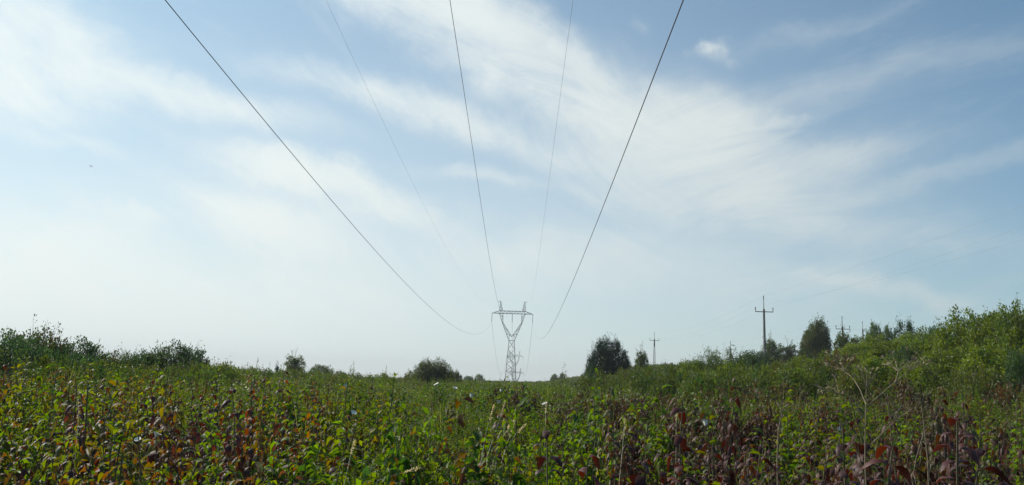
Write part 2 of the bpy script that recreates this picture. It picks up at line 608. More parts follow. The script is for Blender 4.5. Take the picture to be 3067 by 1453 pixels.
# marked shoots: px, py of the tip, distance, kind, label
HERO = [
    (1640, 1288, 3.0, 'bigred', 'tallest dark red drooping shoot at the front edge right of the middle', 1.15),
    (1722, 1194, 3.3, 'biggreen', 'big-leaved green shoot beside the dark red drooping one at the front', 1.35),
    (1722, 1098, 5.2, 'green', 'thin green shoot rising above the field line left of the pine', .9),
    (842, 1104, 5.6, 'orange', 'slim rust coloured shoot poking up below the small round tree', .85),
    (925, 1120, 5.8, 'orange', 'orange shoot with a few hanging leaves right of the slim rust one', .8),
    (545, 1118, 5.0, 'orange', 'dense orange and red shoot under the gap in the left bushes', 1.1),
    (395, 1120, 4.8, 'orange', 'orange shoot with curled leaves in the left part of the thicket', 1.1),
    (240, 1130, 4.6, 'turning', 'yellow and rust shoot high in the left part of the thicket', 1.1),
    (170, 1088, 5.5, 'green', 'tall bright green shoot in front of the leftmost dark bushes', 1.2),
    (2078, 1185, 3.9, 'bigred', 'crimson shoot with curled leaves right of the middle of the thicket', 1.1),
    (1955, 1205, 4.4, 'maroon', 'narrow dark red shoot left of the crimson curled one', .9),
    (2195, 1122, 5.2, 'maroon', 'dark red shoot reaching up in front of the round willow mound', .8),
    (2840, 1245, 3.0, 'bigred', 'broad purple shoot with long arching leaves at lower right', 1.4),
    (2650, 1330, 2.8, 'bigred', 'low purple shoot in the bottom right beside the dry umbel stalk', 1.2),
    (3000, 1150, 4.6, 'maroon', 'purple shoot at the far right edge of the thicket', 1.1),
    (2930, 1290, 3.2, 'bigred', 'purple long-leaved shoot at the bottom right, beside the broad one', 1.2),
    (2560, 1260, 3.6, 'maroon', 'purple shoot directly behind the stem of the large dry umbel plant', 1.2),
    (1690, 1350, 2.8, 'bigred', 'low dark red shoot at the bottom edge, under the big-leaved green one', 1.0),
    (150, 1330, 3.1, 'orange', 'rust shoot low in the bottom left corner', 1.2),
    (1176, 1120, 6.0, 'green', 'tall green shoot left of the brown round bush', .9),
    (1540, 1120, 7.0, 'green', 'small green shoot just below the great lattice pylon', .9),
    (1350, 1385, 2.7, 'biggreen', 'yellowing shoot at the bottom edge left of the middle', 1.1),
    (190, 1290, 3.6, 'orange', 'long hanging rust leaves on a shoot at lower left', 1.2),
    (60, 1105, 5.2, 'green', 'bright green shoot at the far left edge of the thicket', 1.1),
]
for i, (px, py, Y, kd, lb, fat) in enumerate(HERO):
    p = at(px, py, Y)
    place_shoot(kd, i % 4, p.x, p.y, p.z, i * 1.3, lb, fat=fat)

rs = np.random.default_rng(5)
cnt = 0
tries = 0
while cnt < 280 and tries < 5000:
    tries += 1
    Y = 2.8 + 6.2 * rs.random() ** 1.15
    u = rs.uniform(-.64, .64)
    x = u * Y
    # mix of kinds across the thicket
    q = rs.random()
    if u > .17:
        kd = 'maroon' if q < .58 else ('orange' if q < .68 else ('turning' if q < .82 else 'green'))
        dens = .95
    elif u < -.22:
        kd = 'green' if q < .42 else ('turning' if q < .60 else ('orange' if q < .80 else 'maroon'))
        dens = 1.0
    else:
        kd = 'green' if q < .60 else ('turning' if q < .76 else ('orange' if q < .84 else 'maroon'))
        dens = .45 if Y < 5 else .7
    if rs.random() > dens:
        continue
    top = 1.56 + rs.normal(0, .11) + .14 * S_(-u, .2, .5) - (.10 if abs(u) < .2 else 0)
    top += .12 * rs.random() * (Y > 4.5) + (.10 if u < -.2 and Y > 5 else 0)
    top = min(top, 1.98) if Y < 7 else min(top + .06, 1.95)
    if Y < 3.8:
        top = min(top, 1.30 + rs.uniform(0, .18))
    side = ('left' if u < -.3 else 'left of centre' if u < -.08 else 'centre' if u < .12 else
            'right of centre' if u < .34 else 'right')
    dep = 'near the front' if Y < 4.6 else ('half way back' if Y < 7 else 'at the back')
    place_shoot(kd, int(rs.integers(7)), x, Y, top + h1(x, Y), rs.uniform(0, 6.28),
                '%s leaved shoot in the thicket, %s, %s' % (WORD[kd], dep, side), fat=rs.uniform(.85, 1.15))
    cnt += 1


# ------------------------------------------------------------------ ground cover (uncountable)
def make_clump(seed, rad, h, nst, nl, leaf, cols, wts, tpl, mat=M_LEAF, width=.55, stems=True):
    r = np.random.default_rng(seed)
    mb = MB()
    a = r.uniform(0, 2 * np.pi, nst)
    rr = rad * np.sqrt(r.random(nst))
    tip = np.stack([np.cos(a) * rr, np.sin(a) * rr, h * r.uniform(.72, 1.08, nst) * (1 - .25 * (rr / rad) ** 2)], 1)
    base = tip * np.array([.45, .45, 0])
    P, D, N = [], [], []
    for i in range(nst):
        t = r.uniform(.2, 1.0, nl) ** .55
        arch = np.sin(t * np.pi)[:, None] * r.normal(0, .04, 3)
        p = base[i] + (tip[i] - base[i]) * t[:, None] + arch
        az_ = r.uniform(0, 2 * np.pi, nl)
        d = np.stack([np.cos(az_), np.sin(az_), r.normal(-.05, .45, nl)], 1)
        P.append(p + norm(d) * .01)
        D.append(d)
        nr = np.stack([r.normal(0, .5, nl), r.normal(0, .5, nl), np.ones(nl)], 1)
        N.append(nr)
        if stems:
            tube(mb, [base[i], (base[i] + tip[i]) / 2 + arch[0] * .5, tip[i]], [.003, .002, .001], 3, c=(.05, .06, .025))
    P, D, N = map(np.concatenate, (P, D, N))
    n = len(P)
    cst = pal(nst, cols, wts, r, .15)
    col = np.repeat(cst, nl, axis=0) * .72 + pal(n, cols, wts, r) * .28
    leaves(mb, P, D, N, leaf * r.uniform(.6, 1.25, n), width * r.uniform(.8, 1.2, n), col, tpl, r.uniform(.3, 1.8, n))
    return mb.mesh('clump', mat, True)


def make_grass(seed, h, nb, rad, cols, wts, w=.006):
    r = np.random.default_rng(seed)
    mb = MB()
    col = pal(nb, cols, wts, r)
    for i in range(nb):
        b = np.append(r.normal(0, rad, 2), 0)
        a = r.uniform(0, 6.28)
        L = h * r.uniform(.6, 1.1)
        lean = r.uniform(.05, .5)
        t = np.linspace(0, 1, 5)
        p = b + np.stack([np.cos(a) * lean * L * t ** 2, np.sin(a) * lean * L * t ** 2, L * (t - .18 * lean * t ** 3)], 1)
        s = np.array([-np.sin(a), np.cos(a), 0]) * w
        ww = (1 - t ** 2)[:, None] * .9 + .1
        v = np.concatenate([p - s * ww, p + s * ww])
        mb.add(v, None, [(k, k + 5, k + 6, k + 1) for k in range(4)], col[i])
    return mb.mesh('grass', M_LEAF)


def scatter(name, protos, P, rot, scl, idx):
    """one 'stuff' object: points that carry plant clumps (geometry nodes)"""
    col = bpy.data.collections.new(name + '_clumps')
    for i, me in enumerate(protos):
        o = bpy.data.objects.new('%s_%02d' % (name, i), me)
        col.objects.link(o)
    me = bpy.data.meshes.new(name)
    n = len(P)
    me.vertices.add(n)
    me.vertices.foreach_set('co', np.asarray(P, np.float32).ravel())
    for nm, ty, key, val in (('rot', 'FLOAT_VECTOR', 'vector', rot), ('scl', 'FLOAT_VECTOR', 'vector', scl), ('idx', 'INT', 'value', idx)):
        a = me.attributes.new(nm, ty, 'POINT')
        a.data.foreach_set(key, np.asarray(val, np.int32 if ty == 'INT' else np.float32).ravel())
    o = bpy.data.objects.new(name, me)
    C.objects.link(o)
    ng = bpy.data.node_groups.new(name, 'GeometryNodeTree')
    ng.interface.new_socket('Geometry', in_out='INPUT', socket_type='NodeSocketGeometry')
    ng.interface.new_socket('Geometry', in_out='OUTPUT', socket_type='NodeSocketGeometry')
    gi = ng.nodes.new('NodeGroupInput')
    go = ng.nodes.new('NodeGroupOutput')
    ci = ng.nodes.new('GeometryNodeCollectionInfo')
    ci.inputs['Collection'].default_value = col
    ci.inputs['Separate Children'].default_value = True
    ci.inputs['Reset Children'].default_value = True
    ip = ng.nodes.new('GeometryNodeInstanceOnPoints')
    ip.inputs['Pick Instance'].default_value = True
    for nm, ty, sock in (('rot', 'FLOAT_VECTOR', 'Rotation'), ('scl', 'FLOAT_VECTOR', 'Scale'), ('idx', 'INT', 'Instance Index')):
        na = ng.nodes.new('GeometryNodeInputNamedAttribute')
        na.data_type = ty
        na.inputs['Name'].default_value = nm
        ng.links.new([s for s in na.outputs if s.enabled][0], ip.inputs[sock])
    ng.links.new(gi.outputs[0], ip.inputs['Points'])
    ng.links.new(ci.outputs[0], ip.inputs['Instance'])
    ng.links.new(ip.outputs[0], go.inputs[0])
    md = o.modifiers.new('scatter', 'NODES')
    md.node_group = ng
    tag(o, kind='stuff')
    return o


def wedge(n, y0, y1, r, umax=.70, power=2.0):
    y = (y0 ** power + (y1 ** power - y0 ** power) * r.random(n)) ** (1 / power)
    x = y * r.uniform(-umax, umax, n)
    return x, y


def smooth_noise(x, y, s, seed):
    r = np.random.default_rng(seed)
    out = 0
    for k in range(5):
        a = r.uniform(0, 2 * np.pi)
        f = s * r.uniform(.6, 1.8)
        out = out + np.sin((x * np.cos(a) + y * np.sin(a)) * f + r.uniform(0, 6.28))
    return out / 2.5


near = []
for i in range(4):
    near.append(make_clump(200 + i, .34, 1.0, 44, 32, .036, [G_BRIGHT, G_YEL, G_DARK], [5, 3, 2], T_MED))
for i in range(3):
    near.append(make_clump(210 + i, .32, 1.0, 42, 28, .041, [OR, G_YEL, RED, BROWN, G_BRIGHT], [1.6, 3, 1.2, 3, 3], T_MED))
for i in range(3):
    near.append(make_clump(220 + i, .32, 1.0, 42, 28, .041, [MAROON, RED, BROWN, G_OLIVE, PINK_SHEEN * .6], [4, 1, 2.5, 2.4, .2], T_ARC, M_DUSK))
near.append(make_clump(230, .34, 1.0, 40, 38, .028, [G_YEL, G_BRIGHT], [2, 3], T_SML))
near.append(make_clump(231, .34, 1.0, 40, 38, .028, [G_YEL, G_BRIGHT, G_OLIVE], [1, 2, 2], T_SML))
near.append(make_grass(240, 1.1, 60, .13, [G_YEL, np.array([.3, .27, .12]), G_BRIGHT], [2, 2, 2]))

near.append(make_clump(241, .30, 1.12, 16, 30, .075, [G_OLIVE, G_BRIGHT, G_YEL], [2, 3, 1], T_MED, width=.22))
near.append(make_clump(242, .34, 1.0, 22, 26, .060, [G_YEL, G_OLIVE, BROWN], [3, 2, 1], T_MED, width=.26))
near.append(make_clump(243, .30, 1.0, 20, 16, .080, [G_DARK, G_BRIGHT, G_DARK * 1.3], [3, 2, 2], T_BIG, width=.62))
near.append(make_clump(244, .30, 1.0, 24, 14, .066, [BROWN, MAROON, G_DARK], [3, 3, 2], T_BIG, width=.5))
r = np.random.default_rng(21)
x, y = wedge(6700, 1.9, 22, r, .88, 1.7)
gap = smooth_noise(x, y, 4.2, 77) + .5 * smooth_noise(x, y, 9.0, 78)
ok_ = (gap > -.75) | (r.random(len(x)) < .25)
x, y = x[ok_], y[ok_]
# no plants in the photographer's own spot
keep = (x * x + y * y > 1.9 ** 2)
x, y = x[keep], y[keep]
n = len(x)
u = x / y
nz1 = smooth_noise(x, y, 1.3, 3)
pr = r.random(n)
red_r = (.46 * S_(u, -.08, .14) * (.75 + .45 * S_(y, 4, 9)) + .15) * (1 + 1.2 * np.clip(smooth_noise(x, y, 1.9, 33), -1, 1))
or_p = .75 * np.clip(.5 + .9 * smooth_noise(x, y, 1.7, 34), 0, 1.6)
mix_l = (.36 * S_(-u, .14, .3) + .10) * or_p + .05
idx = np.where(pr < red_r, 7 + r.integers(0, 3, n),
               np.where(pr < red_r + mix_l, 4 + r.integers(0, 3, n),
                        np.where(r.random(n) < .40, 10 + r.integers(0, 2, n), r.integers(0, 4, n))))
idx = np.where((r.random(n) < .025) & (y > 5.5), 12, idx)
q_ = r.random(n)
idx = np.where((idx < 4) & (q_ < .36), np.where(q_ < .12, 13, np.where(q_ < .22, 14, 15)), idx)
idx = np.where((idx >= 7) & (idx < 10) & (q_ < .3), 16, idx)
hgt = 1.14 + .15 * smooth_noise(x, y, .9, 8) + .34 * smooth_noise(x, y, 2.7, 79) + .16 * smooth_noise(x, y, 5.2, 77) + .12 * S_(y, 4, 12) + .12 * S_(-u, .3, .6) + r.normal(0, .12, n)
hgt = np.clip(hgt, .45, 1.78)
hgt = np.where(y < 3.2, np.minimum(hgt, 1.15), hgt)
P = np.stack([x, y, H(x, y)], 1)
wsc = r.uniform(.7, 1.15, n)
scatter('undergrowth', near, P, np.stack([r.normal(0, .06, n), r.normal(0, .06, n), r.uniform(0, 6.28, n)], 1),
        np.stack([wsc, wsc, hgt], 1), idx)

# field further off
mid = []
for i in range(4):
    mid.append(make_clump(300 + i, .7, 1.0, 56, 26, .08, [G_BRIGHT, G_YEL, G_OLIVE], [3, 3, 3], T_SML, M_BUSH, stems=False))
for i in range(2):
    mid.append(make_clump(310 + i, .7, 1.0, 46, 18, .08, [MAROON, BROWN, OR, G_OLIVE], [3, 3, 1, 1.5], T_SML, M_BUSH, stems=False))
mid.append(make_grass(320, 1.15, 110, .38, [G_YEL, np.array([.26, .24, .10]), G_OLIVE], [3, 1.5, 3], .010))
mid.append(make_grass(321, 1.15, 110, .38, [G_BRIGHT, G_OLIVE], [3, 2], .012))
mid_dark = make_clump(340, .7, 1.0, 50, 24, .08, [G_DARK, G_BLUE, G_OLIVE], [3, 2, 2], T_SML, M_BUSH, stems=False)
for i in range(3):
    mid.append(make_clump(330 + i, .30, 1.55, 7, 24, .07, [G_OLIVE, G_YEL, G_DARK], [3, 2, 2], T_SML, M_BUSH, width=.4))
mid.append(mid_dark)
x, y = wedge(11000, 18, 80, r, .82, 1.6)
n = len(x)
u = x / y
redm = (.55 * ((u > .16) & (u < .34) & (y > 24) & (y < 40)) + .42 * S_(u, -.06, .15) * (y < 30) + .05 + .05 * (smooth_noise(x, y, .3, 4) > .9))
idx = np.where(r.random(n) < redm, 4 + r.integers(0, 2, n), np.where(r.random(n) < .10, 6 + r.integers(0, 2, n), r.integers(0, 4, n)))
idx = np.where((r.random(n) < .09) & (abs(u) > .05), 8 + r.integers(0, 3, n), idx)
dkp = smooth_noise(x, y, .35, 41)
idx = np.where((dkp > .8) & (r.random(n) < .5) & (idx < 4), 11, idx)
hg = np.clip(1.24 + .13 * smooth_noise(x, y, .25, 9) + .24 * smooth_noise(x, y, 1.1, 19) + r.normal(0, .14, n), .6, 1.85)
P = np.stack([x, y, H(x, y)], 1)
ws = r.uniform(.8, 1.2, n)
scatter('meadow_weeds', mid, P, np.stack([r.normal(0, .05, n), r.normal(0, .05, n), r.uniform(0, 6.28, n)], 1), np.stack([ws, ws, hg], 1), idx)

far = []
for i in range(4):
    far.append(make_clump(400 + i, 1.6, 1.0, 60, 14, .17, [G_OLIVE, G_YEL, G_DARK], [3, 2, 2], T_SML, M_BUSH, stems=False))
x, y = wedge(7000, 70, 420, r, .68, 1.5)
n = len(x)
hg = np.clip(1.2 + .2 * smooth_noise(x, y, .08, 12) + r.normal(0, .18, n), .8, 2.1)
P = np.stack([x, y, H(x, y)], 1)
scatter('distant_grassland', far, P, np.stack([np.zeros(n), np.zeros(n), r.uniform(0, 6.28, n)], 1), np.stack([np.ones(n)] * 2 + [hg], 1), r.integers(0, 4, n))


# ------------------------------------------------------------------ bushes and trees
def make_crown(seed, w, h, nb, per, leaf, cols, wts, shape='dome', z0=.12, shag=.28, width=.5, depth=None, mat=None, twig=.42, tpl=T_SML, lump=.22):
    """leaf sprays on branches that fill an uneven envelope; returns (branches mesh, crown mesh)"""
    r = np.random.default_rng(seed)
    depth = depth or w
    nb = int(nb * (1.55 if shape == 'dome' else 1.35))
    leaf *= 1.22
    wood, fol = MB(), MB()
    ph = r.uniform(0, 6.28, 8)
    tip_all = []
    R0 = .5 * (w * depth * 2 * h) ** (1 / 3)

    def env(a, v):
        if shape == 'dome':
            e = math.asin(min(1, v * .99))
            q = np.array([np.cos(a) * math.cos(e) * w / 2, np.sin(a) * math.cos(e) * depth / 2, math.sin(e) * h])
        elif shape == 'cone':
            rad = (1 - v) ** .75 * (.9 + .1 * math.sin(v * 20))
            q = np.array([np.cos(a) * rad * w / 2, np.sin(a) * rad * depth / 2, h * (.03 + .97 * v)])
        elif shape == 'round':
            rad = math.sqrt(max(0, 1 - (2 * v - .80) ** 2 / 1.44))
            q = np.array([np.cos(a) * rad * w / 2, np.sin(a) * rad * depth / 2, h * (z0 + (1 - z0) * v)])
        else:
            rad = (1 - v ** 2.4) ** .62
            q = np.array([.22 * w * v + np.cos(a) * rad * w / 2 * (1.0 if np.cos(a) < 0 else .80), np.sin(a) * rad * depth / 2, h * (.03 + .97 * v)])
        lm = 1 + lump * (.6 * math.sin(2 * a + ph[0] + 3 * v) + .4 * math.sin(5 * a + ph[1] - 6 * v)) * (.35 + .65 * (1 - v))
        return q, lm
    for i in range(nb):
        a = r.uniform(0, 2 * np.pi)
        v = r.random() ** (1.0 if shape == 'dome' else 1.25)
        q, lm = env(a, v)
        feather = r.random() < .15
        k = (lm * r.uniform(.92, 1.0 + shag * .55)) if feather else lm * (1 - (.50 * r.random() ** 1.7) - .04)
        tip = q * np.array([k, k, min(k, 1.0 + .5 * shag)])
        tip[2] = max(tip[2], .05 * h * r.random())
        st = np.array([tip[0] * .10, tip[1] * .10, tip[2] * (.15 if shape == 'dome' else .6)])
        t = np.linspace(0, 1, 6)[:, None]
        midp = (st + tip) / 2 + np.array([0, 0, .06 * h]) + r.normal(0, .03 * h, 3)
        cur = (1 - t) ** 2 * st + 2 * t * (1 - t) * midp + t * t * tip
        if i % 3 == 0 or feather:
            tube(wood, cur, np.linspace(.008 * h + .003, .003, 6), 4, c=(.08, .06, .04))
        out = norm(tip - st + np.array([0, 0, .3 * R0]))
        bc = pal(1, cols, wts, r, .20)[0]
        if feather:
            m = max(8, per // 3)
            tt = 1 - r.random(m) * twig
            cp = (1 - tt[:, None]) ** 2 * st + 2 * tt[:, None] * (1 - tt[:, None]) * midp + tt[:, None] ** 2 * tip
            cp = cp + r.normal(0, .022 * R0 + leaf * .35, (m, 3))
        else:
            m = int(per * r.uniform(.9, 1.5))
            rad = R0 * r.uniform(.09, .16)
            off = norm(r.normal(0, 1, (m, 3))) * (rad * r.random((m, 1)) ** .5)
            cp = tip - out * rad * .3 + off
        cp[:, 2] = np.maximum(cp[:, 2], .02)
        d = norm(norm(cp - tip + out * .12 * R0) * .7 + r.normal(0, .55, (m, 3)))
        nr = r.normal(0, .5, (m, 3)) + np.array([0, 0, .7]) + out * .5
        col = bc * .65 + pal(m, cols, wts, r) * .35
        leaves(fol, cp, d, nr, leaf * r.uniform(.7, 1.45, m), width * 1.15, col, tpl)
        tip_all.append(tip)
    mat = mat or M_BUSH
    # main stems
    for i in range(5):
        q = tip_all[r.integers(len(tip_all))]
        tube(wood, [(0, 0, -.1), (q[0] * .2, q[1] * .2, h * .3), (q[0] * .5, q[1] * .5, max(h * .35, q[2] * .75))], [.03 * h * .35, .02 * h * .35, .006 * h], 5)
    return wood, fol, mat


def finish(wood, fol, mat, wname):
    return wood.mesh(wname, M_BARK), fol.mesh('crown', mat)


PROTO = {}


def proto(key, wname, *a, trunk=None, **k):
    wd, fo, mt = make_crown(*a, **k)
    if trunk:
        th, tr_ = trunk
        tube(wd, [(0, 0, -.2), (.02 * th, 0, th * .4), (.0, .02, th)], [tr_, tr_ * .75, tr_ * .25], 8)
    PROTO[key] = (finish(wd, fo, mt, wname), wname)


DK = [G_DARK * 1.25, G_BLUE, G_OLIVE]
proto('dark0', 'stems', 501, 4.4, 2.8, 300, 34, .085, DK, [3, 3, 2], depth=3.4)
proto('dark1', 'stems', 502, 3.6, 2.4, 260, 34, .080, DK, [2, 3, 2], depth=3, shag=.4)
proto('dark2', 'stems', 503, 5.2, 2.5, 320, 34, .085, [G_DARK, G_OLIVE, BROWN * .8], [3, 3, .8], depth=3.5, shag=.35)
YG = [np.array([.160, .200, .034]), np.array([.155, .200, .026]), G_OLIVE * 1.3, G_DARK * 1.5]
proto('scrub', 'stems', 530, 4.2, 1.7, 330, 34, .075, [G_OLIVE, G_DARK * 1.4, G_YEL * .8], [3, 3, 2], depth=3.6, shag=.3)
proto('green0', 'stems', 511, 3.4, 4.0, 380, 38, .085, YG, [4, 3, 2, 1], depth=3.4, shag=.20)
proto('green1', 'stems', 512, 3.0, 3.2, 300, 36, .075, YG, [3, 3, 3, 1], depth=3.0, shag=.22)
proto('green2', 'stems', 513, 4.2, 4.4, 460, 38, .09, YG, [4, 2, 2, 2], depth=4.0, shag=.24)
proto('olive0', 'stems', 514, 3.4, 1.8, 230, 32, .07, [G_OLIVE, G_YEL * .8, BROWN], [4, 2, .7], depth=3.2, shag=.32)
proto('low_red', 'stems', 515, 2.6, 1.3, 170, 30, .065, [MAROON, BROWN, G_OLIVE, G_DARK], [2, 3, 3, 2], depth=2.4, shag=.4)
proto('rusty', 'stems', 516, 2.6, 1.5, 90, 24, .06, [OR * .9, BROWN * 1.5, G_OLIVE], [3, 3, 2], depth=2.2, shag=.45)
proto('willow', 'stems', 517, 6.0, 3.2, 520, 36, .075, [G_OLIVE, G_DARK, G_BRIGHT * .8], [4, 2, 2], depth=5, shag=.30, width=.32)
proto('sprays', 'stems', 518, 3.2, 3.6, 110, 30, .085, YG, [3, 2, 2, 1], depth=2.8, shag=.55, twig=.7)
proto('pine', 'trunk', 520, 5.9, 4.9, 620, 46, .16, [np.array([.022, .050, .026]), np.array([.032, .062, .030])], [3, 2], shape='round',
      z0=.0, shag=.10, width=.26, mat=M_NEEDLE, lump=.18, trunk=(4.2, .16), twig=.3)
proto('column', 'trunk', 521, 2.2, 4.0, 260, 34, .12, [G_OLIVE, G_DARK, G_YEL * .7], [3, 3, 1], shape='cone', shag=.42, trunk=(3.2, .07), lump=.3)
proto('roundtree', 'trunk', 522, 4.2, 3.6, 320, 36, .13, [G_DARK * 1.5, G_BLUE * 1.3, G_OLIVE * 1.2], [3, 1, 3], shape='round', z0=.05, shag=.25, trunk=(2.6, .1))
proto('lean', 'trunk', 523, 7.0, 8.4, 800, 46, .17, [np.array([.085, .110, .032]), np.array([.115, .115, .036]), G_DARK], [3, 3, 1.4], shape='lean', shag=.2, trunk=(6.0, .2), lump=.12, twig=.3)
proto('brushy', 'trunk', 524, 5.2, 4.6, 210, 54, .12, [np.array([.028, .055, .026]), G_DARK], [3, 2], shape='dome', shag=.32, trunk=(2.4, .12), twig=.5)
proto('brownbush', 'stems', 525, 5.6, 3.0, 560, 36, .085, [np.array([.085, .092, .030]), G_OLIVE, G_DARK * 1.3, BROWN], [3, 3, 2, .6], depth=4, shag=.16, lump=.2)
proto('spruce', 'trunk', 526, 1.8, 3.2, 90, 40, .10, [G_BLUE, G_DARK], [2, 2], shape='cone', shag=.5, trunk=(3.0, .05), width=.3, twig=.5)
proto('youngtree', 'trunk', 527, 3.0, 5.2, 300, 34, .13, [G_OLIVE, G_DARK, G_BRIGHT * .7], [3, 2, 2], shape='round', z0=.12, shag=.45, trunk=(4.0, .07), lump=.35)


PSIZE = {'scrub': (4.2, 1.7), 'dark0': (4.4, 2.8), 'dark1': (3.6, 2.4), 'dark2': (5.2, 2.5), 'green0': (3.4, 4.0), 'green1': (3.0, 3.2), 'green2': (4.2, 4.4),
         'olive0': (3.4, 1.8), 'low_red': (2.6, 1.3), 'rusty': (2.6, 1.5), 'willow': (6.0, 3.2), 'sprays': (3.2, 3.6), 'pine': (5.9, 4.9),
         'column': (2.2, 4.0), 'roundtree': (4.2, 3.6), 'lean': (7.0, 8.4), 'brushy': (5.2, 4.6), 'brownbush': (5.6, 3.0), 'spruce': (1.8, 3.2),
         'youngtree': (3.0, 5.2)}


PH = {'pine': 1.02, 'lean': 1.0, 'column': 1.0, 'spruce': 1.0, 'youngtree': 1.0, 'roundtree': 1.05, 'sprays': .9, 'brushy': 1.0, 'low_red': .9}


def plant(key, name, px, ptop, Y, wpx, label, group=None, rz=0.0, cat=None, minz=None):
    """px, ptop: photo position of the crown's middle and top; wpx: its width there; Y: its distance"""
    (wm, cm), wn = PROTO[key]
    p = at(px, ptop, Y)
    z0 = h1(p.x, Y)
    w0, h0 = PSIZE[key]
    hh = max(p.z - z0, .5)
    ww = wpx / F * Y
    e = empty(name, (p.x, Y, z0 - .03), rz)
    e.scale = (ww / w0, ww / w0, hh / h0 * PH.get(key, 1.06))
    for nm, me in ((wn, wm), ('crown', cm)):
        o = bpy.data.objects.new(nm, me)
        C.objects.link(o)
        o.parent = e
    tag(e, label, cat or ('tree' if 'tree' in name or name == 'pine' else 'bush'), group)
    return e


GL = 'dark bushes along the left rise'
LB = [
    ('dark0', 10, 1000, 30, 360, 'dark bush at the left edge of the picture with an even top'),
    ('dark2', 120, 990, 33, 330, 'tallest dark bush on the left rise with thin twigs on top'),
    ('dark1', 60, 1030, 26, 300, 'dark bush in front of the tallest one at the left edge'),
    ('dark0', 235, 1020, 34, 260, 'dark bush on the left rise where its outline starts to fall'),
    ('dark1', 195, 1060, 28, 230, 'low dark bush at the foot of the left rise'),
    ('dark2', 325, 1055, 36, 240, 'low spiky bush half way down the left rise'),
    ('dark1', 270, 1075, 30, 220, 'low bush in shade below the spiky one on the left rise'),
    ('dark1', 400, 1063, 38, 170, 'small dark bush in the dip between the left bushes'),
    ('dark0', 455, 1052, 40, 170, 'dark bush joined to the left flank of the high round one'),
    ('dark0', 520, 1030, 40, 210, 'high round dark bush standing right of the dip in the left row'),
    ('dark1', 585, 1050, 42, 150, 'ragged dark bush on the right flank of the high round one'),
    ('dark2', 560, 1085, 38, 260, 'lower dark bush in front of the high round one'),
    ('olive0', 620, 1098, 46, 130, 'low olive bush at the right end of the left row'),
    ('olive0', 740, 1108, 60, 200, 'low olive scrub left of the small pointed tree'),
    ('olive0', 450, 1100, 30, 220, 'low olive bush in front of the dip in the left row'),
]
for i, (k, px, pt, Y, w, lb) in enumerate(LB):
    plant(k, 'bush', px, pt, Y, w, lb, GL, rz=i * 2.1)
for i, (px, pt, Y, w, lb) in enumerate([
        (640, 1094, 34, 240, 'olive scrub mound just right of the dark left bushes'),
        (700, 1102, 42, 190, 'second olive scrub mound right of the dark left bushes'),
        (775, 1106, 50, 190, 'olive scrub below the bare-tipped young spruce'),
        (860, 1110, 56, 190, 'olive scrub below the small pointed tree'),
        (950, 1114, 60, 190, 'olive scrub below the round-topped dark tree'),
        (1050, 1119, 64, 180, 'flat olive scrub between the round-topped tree and the brownish bush'),
        (1140, 1122, 62, 170, 'flattest olive scrub, left of the brownish bush'),
        (560, 1104, 27, 280, 'leafy scrub in front of the high round dark bush'),
        (340, 1092, 24, 330, 'leafy scrub in front of the low spiky dark bush'),
        (150, 1080, 22, 380, 'leafy scrub in front of the dark bushes at the left edge')]):
    plant('scrub', 'bush', px, pt, Y, w, lb, 'scrub running down from the left bushes to the middle', rz=i * 1.9)
for i, (px, pt, Y, w, lb) in enumerate([
        (1890, 1108, 52, 190, 'scrub mound in front of the right foot of the pine'),
        (1965, 1101, 64, 170, 'scrub mound at the foot of the ladder-like pole'),
        (2030, 1094, 58, 170, 'scrub mound between the ladder-like pole and the willow mound'),
        (1935, 1112, 40, 230, 'wide scrub below the ladder-like pole'),
        (2040, 1112, 36, 240, 'wide scrub below the left foot of the willow mound'),
        (2130, 1108, 31, 260, 'wide scrub in front of the willow mound'),
        (2300, 1106, 30, 300, 'wide scrub below the tall concrete pole'),
        (2000, 1090, 120, 100, 'far scrub on the crest right of the ladder-like pole'),
        (2075, 1080, 130, 110, 'far scrub on the crest left of the willow mound'),
        (1810, 1122, 42, 240, 'wide scrub in front of the pine'),
        (2440, 1090, 32, 260, 'wide scrub in front of the rust tinged bushes')]):
    plant('scrub', 'bush', px, pt, Y, w, lb, 'scrub covering the slope right of the pine', rz=i * 2.3)
plant('low_red', 'bush', 668, 1080, 40, 90, 'thin reddish bush at the right end of the dark left bushes', rz=.4)

plant('youngtree', 'small_tree', 884, 1062, 105, 66, 'small tree with a pointed crown left of the middle on the field line')
plant('spruce', 'young_spruce', 832, 1088, 70, 36, 'young spruce with bare upright tips beside the pointed small tree', cat='tree')
plant('roundtree', 'small_tree', 962, 1096, 120, 80, 'low round-topped dark tree right of the pointed one', rz=1)
plant('olive0', 'bush', 1005, 1112, 110, 90, 'low bush running off the right side of the round-topped tree')
plant('brownbush', 'bush', 1298, 1078, 80, 146, 'big round brownish green bush left of the great pylon')
plant('olive0', 'bush', 1235, 1112, 84, 80, 'low bush on the left foot of the big brownish bush', rz=2)
plant('brownbush', 'bush', 1360, 1110, 86, 70, 'low bush on the right foot of the big brownish bush', rz=2.5)
plant('roundtree', 'distant_tree', 1436, 1122, 300, 28, 'tiny round tree on the field line just left of the great pylon', 'tiny trees on the field line')
plant('roundtree', 'distant_tree', 1403, 1127, 300, 34, 'tiny flat-topped tree next to the big brownish bush', 'tiny trees on the field line', rz=1)
plant('roundtree', 'distant_tree', 1661, 1121, 310, 26, 'tiny round tree left of the pine, the left of two', 'tiny trees on the field line', rz=2)
plant('roundtree', 'distant_tree', 1684, 1118, 310, 18, 'tiny narrow tree left of the pine, the right of two', 'tiny trees on the field line', rz=3)
plant('pine', 'pine', 1820, 1014, 88, 122, 'broad dark blue-green pine right of the pylon', rz=.7, cat='tree')
plant('brushy', 'bush', 1872, 1066, 90, 60, 'dark bush against the right side of the pine', cat='bush')
